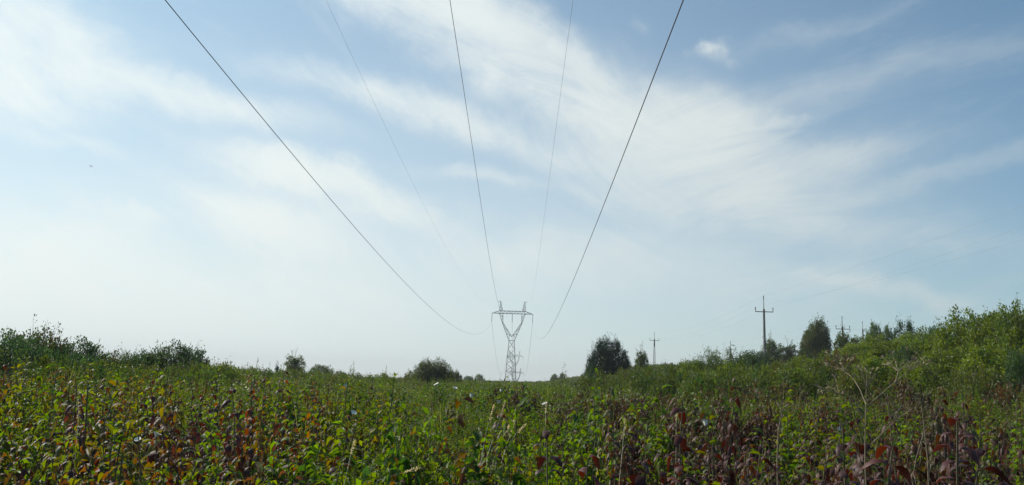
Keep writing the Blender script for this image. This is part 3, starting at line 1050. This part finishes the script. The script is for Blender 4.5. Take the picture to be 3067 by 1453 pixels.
plant('brushy', 'bush', 1770, 1094, 86, 50, 'low dark bush at the left foot of the pine', cat='bush')
plant('youngtree', 'small_tree', 1922, 1048, 96, 50, 'small airy tree between the pine and the ladder-like pole')
plant('olive0', 'bush', 1905, 1098, 80, 130, 'low green bush at the foot of the small airy tree', rz=1.2)
plant('brownbush', 'bush', 2010, 1092, 90, 90, 'low brownish bush right of the ladder-like pole', rz=1.2)
plant('low_red', 'bush', 1960, 1114, 45, 200, 'low dark red scrub below the ladder-like pole')
plant('low_red', 'bush', 2060, 1118, 42, 180, 'low dark red scrub left of the willow mound', rz=2)
plant('olive0', 'bush', 1880, 1112, 50, 160, 'low green scrub in front of the pine', rz=2)

GR = 'green bushes on the right hillside'
RB = [
    ('willow', 2165, 1048, 46, 230, 'round willow mound with the A-shaped pole behind it'),
    ('sprays', 2140, 1032, 47, 90, 'upright loose twigs rising out of the willow mound'),
    ('green1', 2070, 1082, 46, 120, 'low leafy bush on the left foot of the willow mound'),
    ('dark0', 2235, 1060, 50, 150, 'darker bush on the right flank of the willow mound'),
    ('green0', 2200, 1090, 36, 210, 'green bush in front of the willow mound'),
    ('dark1', 2290, 1085, 42, 120, 'dark low bush at the foot of the tall concrete pole'),
    ('olive0', 2330, 1090, 38, 190, 'olive bush right of the foot of the tall concrete pole'),
    ('green1', 2400, 1068, 52, 150, 'green bush below the tall tapering tree'),
    ('rusty', 2455, 1072, 38, 130, 'rust tinged bush below the tall tapering tree'),
    ('rusty', 2525, 1048, 42, 130, 'rust tinged bush in front of the pole with the tree at its foot'),
    ('green0', 2560, 1030, 60, 190, 'green bush right of the tree that hides the pole foot'),
    ('green1', 2620, 1005, 66, 130, 'rounded green bush below the short-armed pole'),
    ('green2', 2500, 1062, 44, 260, 'wide green bush in the middle of the right hillside'),
    ('green0', 2660, 1022, 46, 250, 'green bush below the dark brush-like tree'),
    ('dark0', 2700, 1040, 40, 200, 'dark green bush in the dip of the right hillside'),
    ('green0', 2640, 1070, 34, 260, 'green bush low on the hillside above the purple shoots'),
    ('green2', 2790, 1000, 42, 260, 'bright green bush left of the great right-hand bush'),
    ('green0', 2830, 1050, 32, 280, 'green bush at the foot of the great right-hand bush'),
    ('green1', 2760, 1085, 29, 220, 'yellow-green bush low down right of the dry umbel plant'),
    ('green2', 2890, 945, 36, 260, 'great bright green bush with an arched top at the right'),
    ('green0', 2985, 935, 34, 230, 'great green bush next to the right edge of the picture'),
    ('green2', 3060, 920, 30, 230, 'great green bush cut by the right edge of the picture'),
    ('green0', 2990, 1030, 28, 260, 'green bush below the great ones at the right edge'),
    ('dark1', 3045, 1065, 26, 150, 'shaded bush low at the right edge of the picture'),
    ('sprays', 2850, 918, 38, 100, 'loose leafy sprays above the left shoulder of the great bush'),
    ('sprays', 2960, 905, 36, 120, 'loose leafy sprays above the middle of the great bush'),
    ('sprays', 3055, 868, 34, 110, 'tall loose sprays above the right edge bush'),
    ('green1', 2380, 1105, 30, 220, 'low green bush in front of the rust tinged one'),
    ('olive0', 2560, 1100, 27, 240, 'olive bush just behind the dry umbel plant'),
    ('olive0', 2900, 1110, 25, 260, 'olive bush at the back edge of the purple shoots, right'),
    ('low_red', 2690, 1118, 22, 330, 'dark red bush at the back of the thicket behind the dry umbel'),
    ('low_red', 2300, 1132, 24, 360, 'dark red bush at the back of the thicket below the concrete pole'),
    ('low_red', 3020, 1132, 20, 330, 'dark red bush at the back of the thicket at the right edge'),
]
for i, (k, px, pt, Y, w, lb) in enumerate(RB):
    plant(k, 'bush', px, pt, Y, w, lb, GR, rz=i * 1.7)
plant('youngtree', 'small_tree', 2306, 1013, 135, 58, 'airy small tree directly behind the tall concrete pole')
plant('youngtree', 'small_tree', 2358, 1028, 140, 66, 'airy pale small tree right of the tall concrete pole', rz=2)
plant('dark0', 'bush', 2262, 1052, 120, 130, 'dark bush left of the tall concrete pole foot')
plant('lean', 'tall_tree', 2432, 955, 120, 106, 'tall dense tapering tree between the two nearest poles', cat='tree')
plant('youngtree', 'small_tree', 2524, 992, 112, 62, 'small tree hiding the foot of the slim dark pole', rz=3)
plant('green0', 'bush', 2575, 1010, 100, 100, 'bush to the right of the small tree at the pole foot')
plant('roundtree', 'small_tree', 2618, 976, 110, 62, 'small green tree right of the short-armed pole', rz=1)
plant('roundtree', 'small_tree', 2655, 984, 108, 55, 'small green tree left of the brush-like tree', rz=2)
plant('brushy', 'dark_tree', 2712, 958, 95, 104, 'dark tree with brush-like upright branches on the hillside', cat='tree')
plant('roundtree', 'small_tree', 2792, 984, 92, 70, 'low dark tree right of the brush-like one', rz=3)
plant('green0', 'bush', 2740, 1000, 80, 170, 'green bush below the low dark tree')


# ------------------------------------------------------------------ lattice pylons
def lattice(mb, A, B, n, w, flip=0):
    """zigzag bracing between polylines A and B (each two end points), n bays"""
    A0, A1, B0, B1 = (np.array(q, float) for q in (*A, *B))
    for i in range(n):
        t0, t1 = i / n, (i + 1) / n
        a0, a1 = A0 + (A1 - A0) * t0, A0 + (A1 - A0) * t1
        b0, b1 = B0 + (B1 - B0) * t0, B0 + (B1 - B0) * t1
        if (i + flip) % 2 == 0:
            bar(mb, a0, b1, w)
        else:
            bar(mb, b0, a1, w)
        bar(mb, a1, b1, w * .8)


def make_pylon(loc, rz, label, cut=0.0, group=None, thick=1.0):
    root = empty('lattice_pylon', loc, rz)
    tag(root, label, 'pylon', group)
    zw = 21.4 - cut
    ba, wa = 2.85 - .055 * cut, 1.35
    LW, BW = .27 * thick, .11 * thick
    m = MB()
    cs = [(-1, -1), (1, -1), (1, 1), (-1, 1)]
    for sx, sy in cs:
        bar(m, (sx * ba, sy * ba, 0), (sx * wa, sy * wa, zw), LW, LW * .8)
    lv = [0, .14, .30, .46, .62, .80, 1.0] if cut < 5 else [0, 1.0]
    for i in range(len(lv) - 1):
        z0, z1 = lv[i] * zw, lv[i + 1] * zw
        r0, r1 = ba + (wa - ba) * lv[i], ba + (wa - ba) * lv[i + 1]
        for k in range(4):
            a, b = cs[k], cs[(k + 1) % 4]
            bar(m, (a[0] * r0, a[1] * r0, z0), (b[0] * r1, b[1] * r1, z1), BW)
            bar(m, (b[0] * r0, b[1] * r0, z0), (a[0] * r1, a[1] * r1, z1), BW)
            if i in (1, 3) or i == len(lv) - 2:
                bar(m, (a[0] * r1, a[1] * r1, z1), (b[0] * r1, b[1] * r1, z1), BW * 1.2)
            # secondary bracing at the crossing
            cz = (z0 + z1) / 2
            rm = (r0 + r1) / 2
            mid_ = ((a[0] + b[0]) / 2 * rm, (a[1] + b[1]) / 2 * rm, cz)
            bar(m, (a[0] * rm, a[1] * rm, cz), ((a[0] * r0 + mid_[0]) / 2, (a[1] * r0 + mid_[1]) / 2, (z0 + cz) / 2), BW * .7)
            bar(m, (b[0] * rm, b[1] * rm, cz), ((b[0] * r1 + mid_[0]) / 2, (b[1] * r1 + mid_[1]) / 2, (z1 + cz) / 2), BW * .7)
    m.build('tower_body', M_STEEL, root)
    zp, zc, zt, zk = 30.2 - cut, 34.8 - cut, 36.1 - cut, 40.9 - cut
    D = .75
    for s in (-1, 1):
        m = MB()
        for d in (-1, 1):
            o0, o1, o2 = (s * wa, d * wa, zw), (s * 4.95, d * D, zp), (s * 6.5, d * D, zc)
            i0, i1, i2 = (0, d * wa * .9, zw + 1.9), (s * 4.6, d * D, zp), (s * 4.75, d * D, zc)
            for a, b in ((o0, o1), (o1, o2), (i0, i1), (i1, i2)):
                bar(m, a, b, LW * .75)
            lattice(m, (o0, o1), (i0, i1), 6, BW)
            lattice(m, (o1, o2), (i1, i2), 3, BW, 1)
        lattice(m, ((s * wa, -wa, zw), (s * 4.95, -D, zp)), ((s * wa, wa, zw), (s * 4.95, D, zp)), 6, BW * .8)
        m.build('upper_arm', M_STEEL, root)
        m = MB()
        for d in (-1, 1):
            bar(m, (s * 6.5, d * D, zt), (s * 6.15, d * .12, zk), LW * .6)
            bar(m, (s * 4.85, d * D, zt), (s * 5.95, d * .12, zk), LW * .6)
            lattice(m, ((s * 6.5, d * D, zt), (s * 6.15, d * .12, zk)), ((s * 4.85, d * D, zt), (s * 5.95, d * .12, zk)), 5, BW * .9)
        bar(m, (s * 5.9, 0, zk), (s * 7.15, 0, zk), LW * .6)
        bar(m, (s * 7.1, 0, zk), (s * 7.12, 0, zk - .9), BW * .7)
        m.build('earth_wire_peak', M_STEEL, root)
    m = MB()
    for d in (-1, 1):
        y = d * D
        bar(m, (-10.3, d * .12, zc), (-6.5, y, zc), LW * .7)
        bar(m, (-6.5, y, zc), (6.5, y, zc), LW * .7)
        bar(m, (6.5, y, zc), (10.3, d * .12, zc), LW * .7)
        bar(m, (-6.5, y, zt), (6.5, y, zt), LW * .7)
        for s in (-1, 1):
            bar(m, (s * 6.5, y, zt), (s * 10.3, d * .12, zc + .05), LW * .55)
            lattice(m, ((s * 6.5, y, zc), (s * 10.3, d * .12, zc)), ((s * 6.5, y, zt), (s * 10.3, d * .12, zc + .05)), 3, BW * .8)
        nb_ = 14
        for i in range(nb_):
            xa, xb = -6.5 + 13 * i / nb_, -6.5 + 13 * (i + 1) / nb_
            if i % 2 == 0:
                bar(m, (xa, y, zc), (xb, y, zt), BW)
            else:
                bar(m, (xa, y, zt), (xb, y, zc), BW)
    lattice(m, ((-6.5, -D, zc), (6.5, -D, zc)), ((-6.5, D, zc), (6.5, D, zc)), 10, BW * .8)
    m.build('crossbeam', M_STEEL, root)
    for x in (-10.2, 0, 10.2):
        m = MB()
        zz = np.arange(0, 4.3, .17)
        pts, rad = [], []
        for k, q in enumerate(zz):
            pts.append((x, 0, zc - .15 - q))
            rad.append(.15 if k % 2 else .09)
        tube(m, pts, rad, 7)
        m.build('insulator_string', M_INS, root)
    return root


# tower positions; the line runs almost straight away from the viewer
LAZ = 0.0
D1 = 10.25 / 61.3 * F
T1 = at(1534.0, 967.5, D1)
T1b = Vector((T1.x, T1.y, T1.z + 4.6 - 34.8))
PY1 = make_pylon((T1.x, T1.y, T1b.z), 0, 'nearest and largest steel lattice pylon with its Y-shaped top, in the middle of the field')
D2 = D1 * 124 / 51
T2 = at(1541.5, 1064, D2)
T2z = T2.z - 36.0
PY2 = make_pylon((T2.x, T2.y, T2z), 0, 'second lattice pylon, faint and partly hidden behind the body of the largest one', thick=1.3)
T3 = at(1545, 1114, D2 * 1.06)
CUT3 = 36.1 - max(12.0, T3.z + 3.0)
PY3 = make_pylon((T3.x, T3.y, T3.z - (36.1 - CUT3)), .12, 'third and lowest lattice pylon, just showing over the field behind the others', cut=CUT3, thick=1.35)


# ------------------------------------------------------------------ wires
def wire(name, pts, r, label, group, mat, cat='power line'):
    mb = MB()
    tube(mb, pts, r, 6)
    o = mb.build(name, mat, smooth=True)
    tag(o, label, cat, group)
    return o


WP = {'L': [(494, 0), (568, 91), (703.6, 250), (894, 485), (1024, 638), (1223, 855), (1348, 970), (1423, 1001)],
      'M': [(1347, 0), (1382, 215), (1421, 485), (1447, 656), (1473, 809), (1492, 910)],
      'R': [(2047.6, 0), (1958, 223), (1862, 485), (1763, 723.5), (1658, 970), (1620, 1015)],
      'EL': [(976, 0), (1207, 485), (1302, 680), (1421.5, 874.5)],
      'ER': [(1716.5, 0), (1680, 270), (1652, 485), (1620, 723), (1588.5, 902)]}
WN = {'L': ('thick conductor wire curving down on the left', -10.2, .021), 'M': ('thick conductor wire coming straight down the middle', 0, .021),
      'R': ('thick conductor wire curving down on the right', 10.2, .021),
      'EL': ('thin pale earth wire between the left and middle conductors', -7.1, .0065),
      'ER': ('thin pale earth wire between the middle and right conductors', 7.1, .0065)}
BACK = {'L': (-.0, 0), }
for k, (lb, off, rad) in WN.items():
    zat = T1.z if off in (-10.2, 0, 10.2) else T1b.z + 40.0
    # plane of the wire: passes the pylon attachment and runs towards / past the viewer
    dirv = Vector((math.sin(R(.9)), math.cos(R(.9)), 0))
    nrm = Vector((dirv.y, -dirv.x, 0))
    A = Vector((T1.x + off, T1.y, zat))
    c0 = A.dot(nrm)
    ts, zs, ws = [0.0], [0.0], [400.0]
    for q in WP[k]:
        d = ray(*q)
        den = d.dot(nrm)
        s = (c0 - CAM.dot(nrm)) / den
        p = CAM + d * s
        if s <= 0 or p.y > T1.y:
            continue
        ts.append((A - p).dot(dirv))
        zs.append(p.z - A.z)
        ws.append(F / max(8, p.y))
    co = np.polyfit(ts, zs, 4 if len(ts) > 5 else 3, w=np.array(ws))
    tmax = max(ts)
    t_in = np.concatenate([np.linspace(0, tmax - 60, 50), np.linspace(tmax - 58, tmax, 50)])
    zz = np.polyval(co, t_in) + A.z
    slope = np.polyval(np.polyder(co), tmax)
    t_out = np.linspace(tmax + 4, tmax + 110, 20)
    slope = max(-.03, min(slope, .14))
    zo = zz[-1] + slope * (t_out - tmax) + .0003 * (t_out - tmax) ** 2
    tt = np.concatenate([t_in, t_out])
    za = np.concatenate([zz, zo])
    pts = np.stack([A.x - dirv.x * tt, A.y - dirv.y * tt, za], 1)
    print('wire', k, 'min z', round(float(za.min()), 1), 'z near', round(float(zz[-1]), 1), 'y near', round(float(pts[99, 1]), 1))
    wire('conductor_wire' if rad > .015 else 'earth_wire', pts, rad, lb, 'wires of the big line above the viewer', M_WIRE if rad > .015 else M_WIRE2)


def span(a, b, sag, n=40):
    t = np.linspace(0, 1, n)[:, None]
    a, b = np.array(a, float), np.array(b, float)
    p = a + (b - a) * t
    p[:, 2] -= 4 * sag * (t * (1 - t))[:, 0]
    return p


for off, nmx in ((-10.2, 'left'), (0, 'middle'), (10.2, 'right')):
    wire('conductor_wire', span((T1.x + off, T1.y, T1.z), (T2.x + off, T2.y, T2z + 34.8 - 4.6), 22), .05,
         '%s conductor wire beyond the largest pylon, dropping behind it towards the second' % nmx, 'wires beyond the largest pylon', M_WIRE)

# ------------------------------------------------------------------ medium voltage poles
def insulator(root, x, z0, h=.42, tilt=0.0):
    m = MB()
    pts, rad = [], []
    for k in range(9):
        f = k / 8
        pts.append((x + tilt * f * h, 0, z0 + f * h))
        rad.append(.085 if k in (2, 4, 6) else (.05 if k < 8 else .03))
    tube(m, pts, rad, 8)
    return m.build('insulator', M_INS, root)


def mv_pole(px, ptop, Y, label, kind='round', arm=1.28, rz=0.0, name='utility_pole', top_off=0.0):
    p = at(px, ptop, Y)
    z0 = h1(p.x, Y)
    hh = p.z - z0                   # total height to the top of the upper insulator
    root = empty(name, (p.x, Y, z0), rz)
    tag(root, label, 'utility pole', 'poles of the small power lines on the right hillside')
    zp = hh - 2.0                   # head of the pole itself
    m = MB()
    if kind == 'ladder':
        for s in (-1, 1):
            bar(m, (s * .27, 0, -.3), (s * .13, 0, zp * .80), .13, .11)
        for i in range(12):
            t = (i + .5) / 12
            w = .27 + (.13 - .27) * t
            bar(m, (-w + .05, 0, t * zp * .80), (w - .05, 0, t * zp * .80), .12)
        m2 = MB()
        bar(m2, (0, 0, zp * .80 - .3), (0, 0, zp), .34, .26)
        m.build('pole', M_CONC, root)
        m2.build('pole_head', M_RUST, root)
    else:
        mat = M_CONC if kind == 'concrete' else M_RUST
        tube(m, [(0, 0, -.3), (0, 0, zp * .5), (0, 0, zp)], [.23, .19, .15], 10)
        m.build('pole', mat, root)
    if kind == 'aframe':
        m = MB()
        bar(m, (.12, 0, zp - 1.4), (1.9, 0, -.2), .2, .24)
        m.build('strut', M_RUST, root)
        m = MB()
        bar(m, (-.95, 0, zp - 3.1), (-.12, 0, zp - 2.5), .10)
        bar(m, (-.1, -.14, zp - 2.7), (1.3, -.14, zp - 2.7), .12)
        bar(m, (1.0, -.14, zp - 2.6), (2.2, -.14, zp - 2.75), .09)
        m.build('switch_bracket', M_RUST, root)
    m = MB()
    zc = zp - .42
    bar(m, (-arm, -.17, zc), (arm, -.17, zc), .11)
    for s in (-1, 1):
        bar(m, (s * arm, -.17, zc - .05), (s * arm, -.17, zc + .3), .07)
    m.build('crossarm', M_RUST, root)
    for s in (-1, 1):
        o = insulator(root, s * arm, zc + .22, .48)
        o.location.y = -.17
    m = MB()
    tube(m, [(0, 0, zp - .3), (0, 0, zp + 1.35), (-.03, 0, zp + 1.5)], [.055, .04, .04], 6)
    m.build('top_spike', M_RUST, root)
    insulator(root, -.02, zp + 1.4, .6)
    if kind == 'aframe':
        m = MB()
        tube(m, [(.05, 0, zp + .95), (.35, 0, zp + .9), (.9, 0, zp + .82), (1.15, 0, zp + .74), (1.3, 0, zp + .7)], [.03, .08, .11, .06, .02], 6)
        m.build('strain_insulator', M_INS, root)
    c, s = math.cos(rz), math.sin(rz)
    base = Vector((p.x, Y, z0))

    def pt(x, z):
        return base + Vector((x * c + .17 * s, x * s - .17 * c, z))
    return root, [base + Vector((0, 0, hh)), pt(-arm, zc + .7), pt(arm, zc + .7)]


_, W1 = mv_pole(2287, 885, 122, 'tallest, grey concrete pole with one crossarm, standing alone against the sky', 'concrete')
_, W2 = mv_pole(1960, 994, 232, 'pale ladder-like pole with a dark head right of the pine', 'ladder', 1.25)
_, W3 = mv_pole(2188, 1021, 226, 'pole with a slanting strut and a switch, behind the willow mound', 'aframe', 1.28)
_, W4 = mv_pole(2522, 947, 156, 'slim dark pole with a wide crossarm rising behind a small tree', 'round', 1.26)
_, W5 = mv_pole(2583, 963, 215, 'short dark pole whose crossarm is seen almost end-on', 'round', 1.2, rz=R(58))
GW = 'thin wires of the small power lines'
E1 = [(3067, 616), (3067, 718), (3067, 678)]
for i, nmx in enumerate(('top', 'left arm', 'right arm')):
    d = ray(*E1[i])
    x0 = W1[i].x - .2
    Ye = x0 / d.x * d.y
    pe = CAM + d * (Ye / d.y)
    a = W1[i]
    # parabola from the pole through the point seen at the picture's edge, on towards the next pole out of view
    L = a.y - pe.y
    dz = pe.z - a.z
    kq = .00035
    sl_ = dz / L - kq * L
    t = np.linspace(0, a.y - 12, 60)
    pts = np.stack([a.x - .2 * t / L, a.y - t, a.z + sl_ * t + kq * t * t], 1)
    wire('cable', pts, .0055, 'thin wire from the %s insulator of the tallest pole to the right edge' % nmx, GW, M_WIRE2)
    wire('cable', span(W1[i], W2[i], 1.6), .006, 'thin wire from the %s insulator of the tallest pole back to the ladder-like pole' % nmx, GW, M_WIRE2)
    wire('cable', span(W3[i], W4[i], .9), .007, 'thin wire from the %s insulator of the strutted pole to the slim dark pole' % nmx, GW, M_WIRE2)
    wire('cable', span(W4[i], W5[i], .8), .007, 'thin wire from the %s insulator of the slim dark pole to the short one' % nmx, GW, M_WIRE2)


# ------------------------------------------------------------------ dry umbel plants, stalks, flowers, bird
def umbel(name, stalks, Y, r0, label, rays=9, rl=.10):
    """stalks: lists of photo points; the first is the main stem, starting at the ground"""
    p0 = at(*stalks[0][0], Y)
    root = empty(name, (p0.x, Y, h1(p0.x, Y)))
    tag(root, label, 'dry plant')
    rr = np.random.default_rng(len(label))
    base = np.array(root.location)
    m = MB()
    for i, st in enumerate(stalks):
        hm = MB()
        dy = 0 if i == 0 else (.22 * ((i * 37) % 5 - 2) / 2)
        pts = []
        for j, q in enumerate(st):
            yy = Y + dy * j / max(1, len(st) - 1)
            pts.append(np.array(at(q[0], q[1], yy)) - base)
        if i == 0:
            pts[0][2] = 0
        rr_ = r0 * (1 if i == 0 else .7)
        tube(m, pts, np.linspace(rr_, rr_ * .55, len(pts)), 6)
        tip = pts[-1]
        d0 = norm(pts[-1] - pts[-2])
        for k in range(rays):
            a = 6.283 * k / rays
            dd = norm(d0 + .75 * np.array([math.cos(a), math.sin(a), .35]) + rr.normal(0, .15, 3))
            e = tip + dd * rl * rr.uniform(.6, 1.1)
            tube(hm, [tip, tip + (e - tip) * .5 + np.array([0, 0, .004]), e], [.0015, .0011, .0009], 4)
            for q in range(4):
                e2 = e + norm(dd + rr.normal(0, .6, 3)) * .022
                tube(hm, [e, e2], [.0014, .0022], 3)
        hm.build('seed_head', M_DRY, root)
    m.build('stalk', M_DRY, root)
    return root


umbel('dry_hogweed', [
    [(2590, 1500), (2591, 1380), (2592, 1290), (2594, 1215), (2595, 1165)],
    [(2591, 1285), (2577, 1240), (2560, 1205), (2541, 1186), (2512, 1180)],
    [(2594, 1212), (2575, 1165), (2553, 1130), (2530, 1114)],
    [(2595, 1218), (2640, 1180), (2680, 1145), (2716, 1116)],
    [(2680, 1145), (2688, 1125), (2690, 1112)],
    [(2553, 1130), (2540, 1105), (2530, 1085)],
    [(2610, 1330), (2645, 1295), (2680, 1262)],
], 4.0, .0034, 'large bare branching umbel plant, pale brown, standing above the purple shoots')
umbel('dry_hogweed', [
    [(2775, 1500), (2778, 1370), (2768, 1280), (2760, 1215)],
    [(2766, 1300), (2745, 1370), (2735, 1420)],
], 3.9, .0036, 'thin double brown stalk right of the large umbel plant', rays=5, rl=.05)
umbel('dry_hogweed', [
    [(2325, 1500), (2328, 1380), (2331, 1290), (2342, 1240)],
], 3.7, .0036, 'single upright brown stalk left of the large umbel plant', rays=5, rl=.04)


def stalk(p_list, Y, r0, label, group, head=True, mat=M_STRAW):
    p0 = at(*p_list[0], Y)
    z0 = h1(p0.x, Y)
    base = np.array((p0.x, Y, z0))
    root = empty('grass_stalk', tuple(base))
    tag(root, label, 'dry grass stalk', group)
    pts = [np.array(at(q[0], q[1], Y + .12 * i)) - base for i, q in enumerate(p_list)]
    first = pts[0].copy()
    first[2] = 0
    first[0] -= (pts[1][0] - pts[0][0]) * .5
    pts = [first] + pts
    m = MB()
    tube(m, pts, np.linspace(r0, r0 * .5, len(pts)), 5)
    m.build('stalk', mat, root)
    if head:
        rr = np.random.default_rng(int(p_list[0][0]))
        hm = MB()
        d0 = norm(pts[-1] - pts[-2])
        n = 34
        t = np.linspace(0, 1, n)[:, None]
        P_ = pts[-1] - d0 * .10 * t
        leaves(hm, P_, norm(d0 + rr.normal(0, .5, (n, 3))), rr.normal(0, 1, (n, 3)), .014, .35, np.tile((.42, .36, .22), (n, 1)))
        hm.build('seed_head', M_LEAF, root)


GS = 'pale dry grass stalks in the front of the thicket'
ST = [
    ([(1030, 1453), (1046, 1380), (1062, 1320)], 3.4, 'pale stalk left of the middle at the bottom edge'),
    ([(1440, 1390), (1455, 1300), (1478, 1215)], 3.9, 'leftmost of the leaning pale stalks in the middle'),
    ([(1458, 1370), (1485, 1290), (1513, 1205)], 4.0, 'second from the left of the leaning pale stalks in the middle'),
    ([(1470, 1400), (1500, 1320), (1535, 1260)], 3.7, 'short bright stalk among the leaning ones in the middle'),
    ([(1495, 1410), (1515, 1340), (1542, 1262)], 3.6, 'bright stalk right of the short one in the middle'),
    ([(1508, 1360), (1545, 1300), (1575, 1272)], 3.8, 'stalk leaning furthest to the right in the middle'),
    ([(1855, 1440), (1863, 1360), (1872, 1255)], 3.5, 'straight pale stalk right of the big-leaved green shoot'),
    ([(1785, 1440), (1789, 1400), (1793, 1345)], 3.2, 'short pale stalk beside the big-leaved green shoot'),
    ([(1632, 1300), (1634, 1260), (1636, 1205)], 4.4, 'thin pale stalk above the tallest dark red shoot'),
    ([(2025, 1300), (2025, 1265), (2026, 1232)], 4.2, 'thin pale stalk left of the crimson curled shoot'),
    ([(225, 1370), (232, 1290), (236, 1205)], 3.8, 'pale stalk among the orange leaves at the left'),
    ([(1130, 1440), (1190, 1420), (1255, 1402)], 3.0, 'bent straw lying low at the bottom left of the middle'),
]
for pl, Y, lb in ST:
    stalk(pl, Y, .0013, lb, GS)

GF = 'white bindweed flowers on the thicket'
FL = [(1306, 1150, 6.6, 'white flower highest above the leaves, left of the great pylon'),
      (1363, 1161, 6.2, 'widest white flower, right below the highest one'),
      (1414, 1182, 6.0, 'white flower below and left of the great pylon'),
      (1502, 1169, 6.4, 'small white flower just left below the great pylon'),
      (1494, 1199, 5.4, 'white flower at the top of the leaning pale stalks'),
      (1631, 1208, 5.2, 'small white flower left of the big-leaved green shoot'),
      (1031, 1153, 6.0, 'white flower on the orange leaves left of the brownish bush'),
      (412, 1315, 4.2, 'white flower among the leaves at lower left'),
      (472, 1298, 4.3, 'pale flower right of the other one at lower left'),
      (1060, 1235, 4.8, 'flat cream flower head at the left of the middle'),
      (2115, 1262, 4.2, 'white flower beside the crimson curled shoot'),
      (2510, 1282, 4.2, 'pale flower head left of the large umbel plant')]
for i, (px, py, Y, lb) in enumerate(FL):
    p = at(px, py, Y)
    root = empty('bindweed_flower', p, i * 1.1)
    root.rotation_euler = (R(10 + 9 * (i % 4)), R(24 * (i % 3) - 30), i * .9)
    tag(root, lb, 'flower', GF)
    m = MB()
    k = 12
    a = np.arange(k) * 2 * np.pi / k
    prof = [(.003, -.035), (.009, -.026), (.018, -.012), (.029, .0), (.036, .001)]
    vs = np.concatenate([np.stack([np.cos(a) * q * (1 + .06 * np.cos(5 * a)), np.sin(a) * q * (1 + .06 * np.cos(5 * a)), np.full(k, z)], 1) for q, z in prof])
    f = [(j * k + i2, j * k + (i2 + 1) % k, (j + 1) * k + (i2 + 1) % k, (j + 1) * k + i2) for j in range(len(prof) - 1) for i2 in range(k)]
    m.add(vs, None, f)
    m.build('petals', M_PETAL, root, True)
    root.scale = [(.62, .5, .7, .45)[i % 4]] * 3
    m = MB()
    tube(m, [(0, 0, -.034), (.0, -.02, -.06), (.0, -.09, -.09), (0, -.22, -.12)], [.002, .0018, .0016, .0012], 4)
    m.build('flower_stem', M_STEM, root)

# the small bird far up on the left
p = at(272, 498, 75)
root = empty('bird', p)
tag(root, 'tiny dark bird gliding high in the left part of the sky', 'bird')
m = MB()
pts = [(-.10, 0, 0), (-.06, 0, .01), (0, 0, .012), (.06, 0, .005), (.13, 0, 0), (.17, 0, 0)]
tube(m, pts, [.004, .022, .03, .026, .012, .016], 8)
for s in (-1, 1):
    w = np.array([(-.04, 0, .01), (.05, 0, .01), (.06, s * .16, .03), (-.01, s * .16, .035), (.06, s * .30, .015), (.04, s * .30, .018)])
    wt = w + np.array([0, 0, -.006])
    v = np.concatenate([w, wt])
    f4 = [(0, 1, 2, 3), (3, 2, 4, 5), (7, 6, 9, 8), (8, 9, 11, 10), (0, 3, 9, 6), (3, 5, 11, 9), (1, 7, 8, 2), (2, 8, 10, 4), (4, 10, 11, 5), (0, 6, 7, 1)]
    m.add(v, None, f4)
m.build('body', M_BIRD, root, True)


# ------------------------------------------------------------------ the hazy air
m = MB()
bar(m, (0, -620, 28), (0, 3620, 28), 6040, 6040)
vv = m.v[0]
vv[:, 0] = np.sign(vv[:, 0]) * 3020
vv[:, 2] = np.where(vv[:, 2] > 28, 64, -6)
hz = m.build('haze', M_SOIL)
tag(hz, kind='stuff')
hm_ = bpy.data.materials.new('haze')
hm_.use_nodes = True
t = hm_.node_tree
t.nodes.clear()
pv = t.nodes.new('ShaderNodeVolumePrincipled')
pv.inputs['Color'].default_value = (.95, .97, .98, 1)
pv.inputs['Density'].default_value = HAZE
pv.inputs['Anisotropy'].default_value = 0.1
mo = t.nodes.new('ShaderNodeOutputMaterial')
t.links.new(pv.outputs[0], mo.inputs['Volume'])
hz.data.materials.clear()
hz.data.materials.append(hm_)
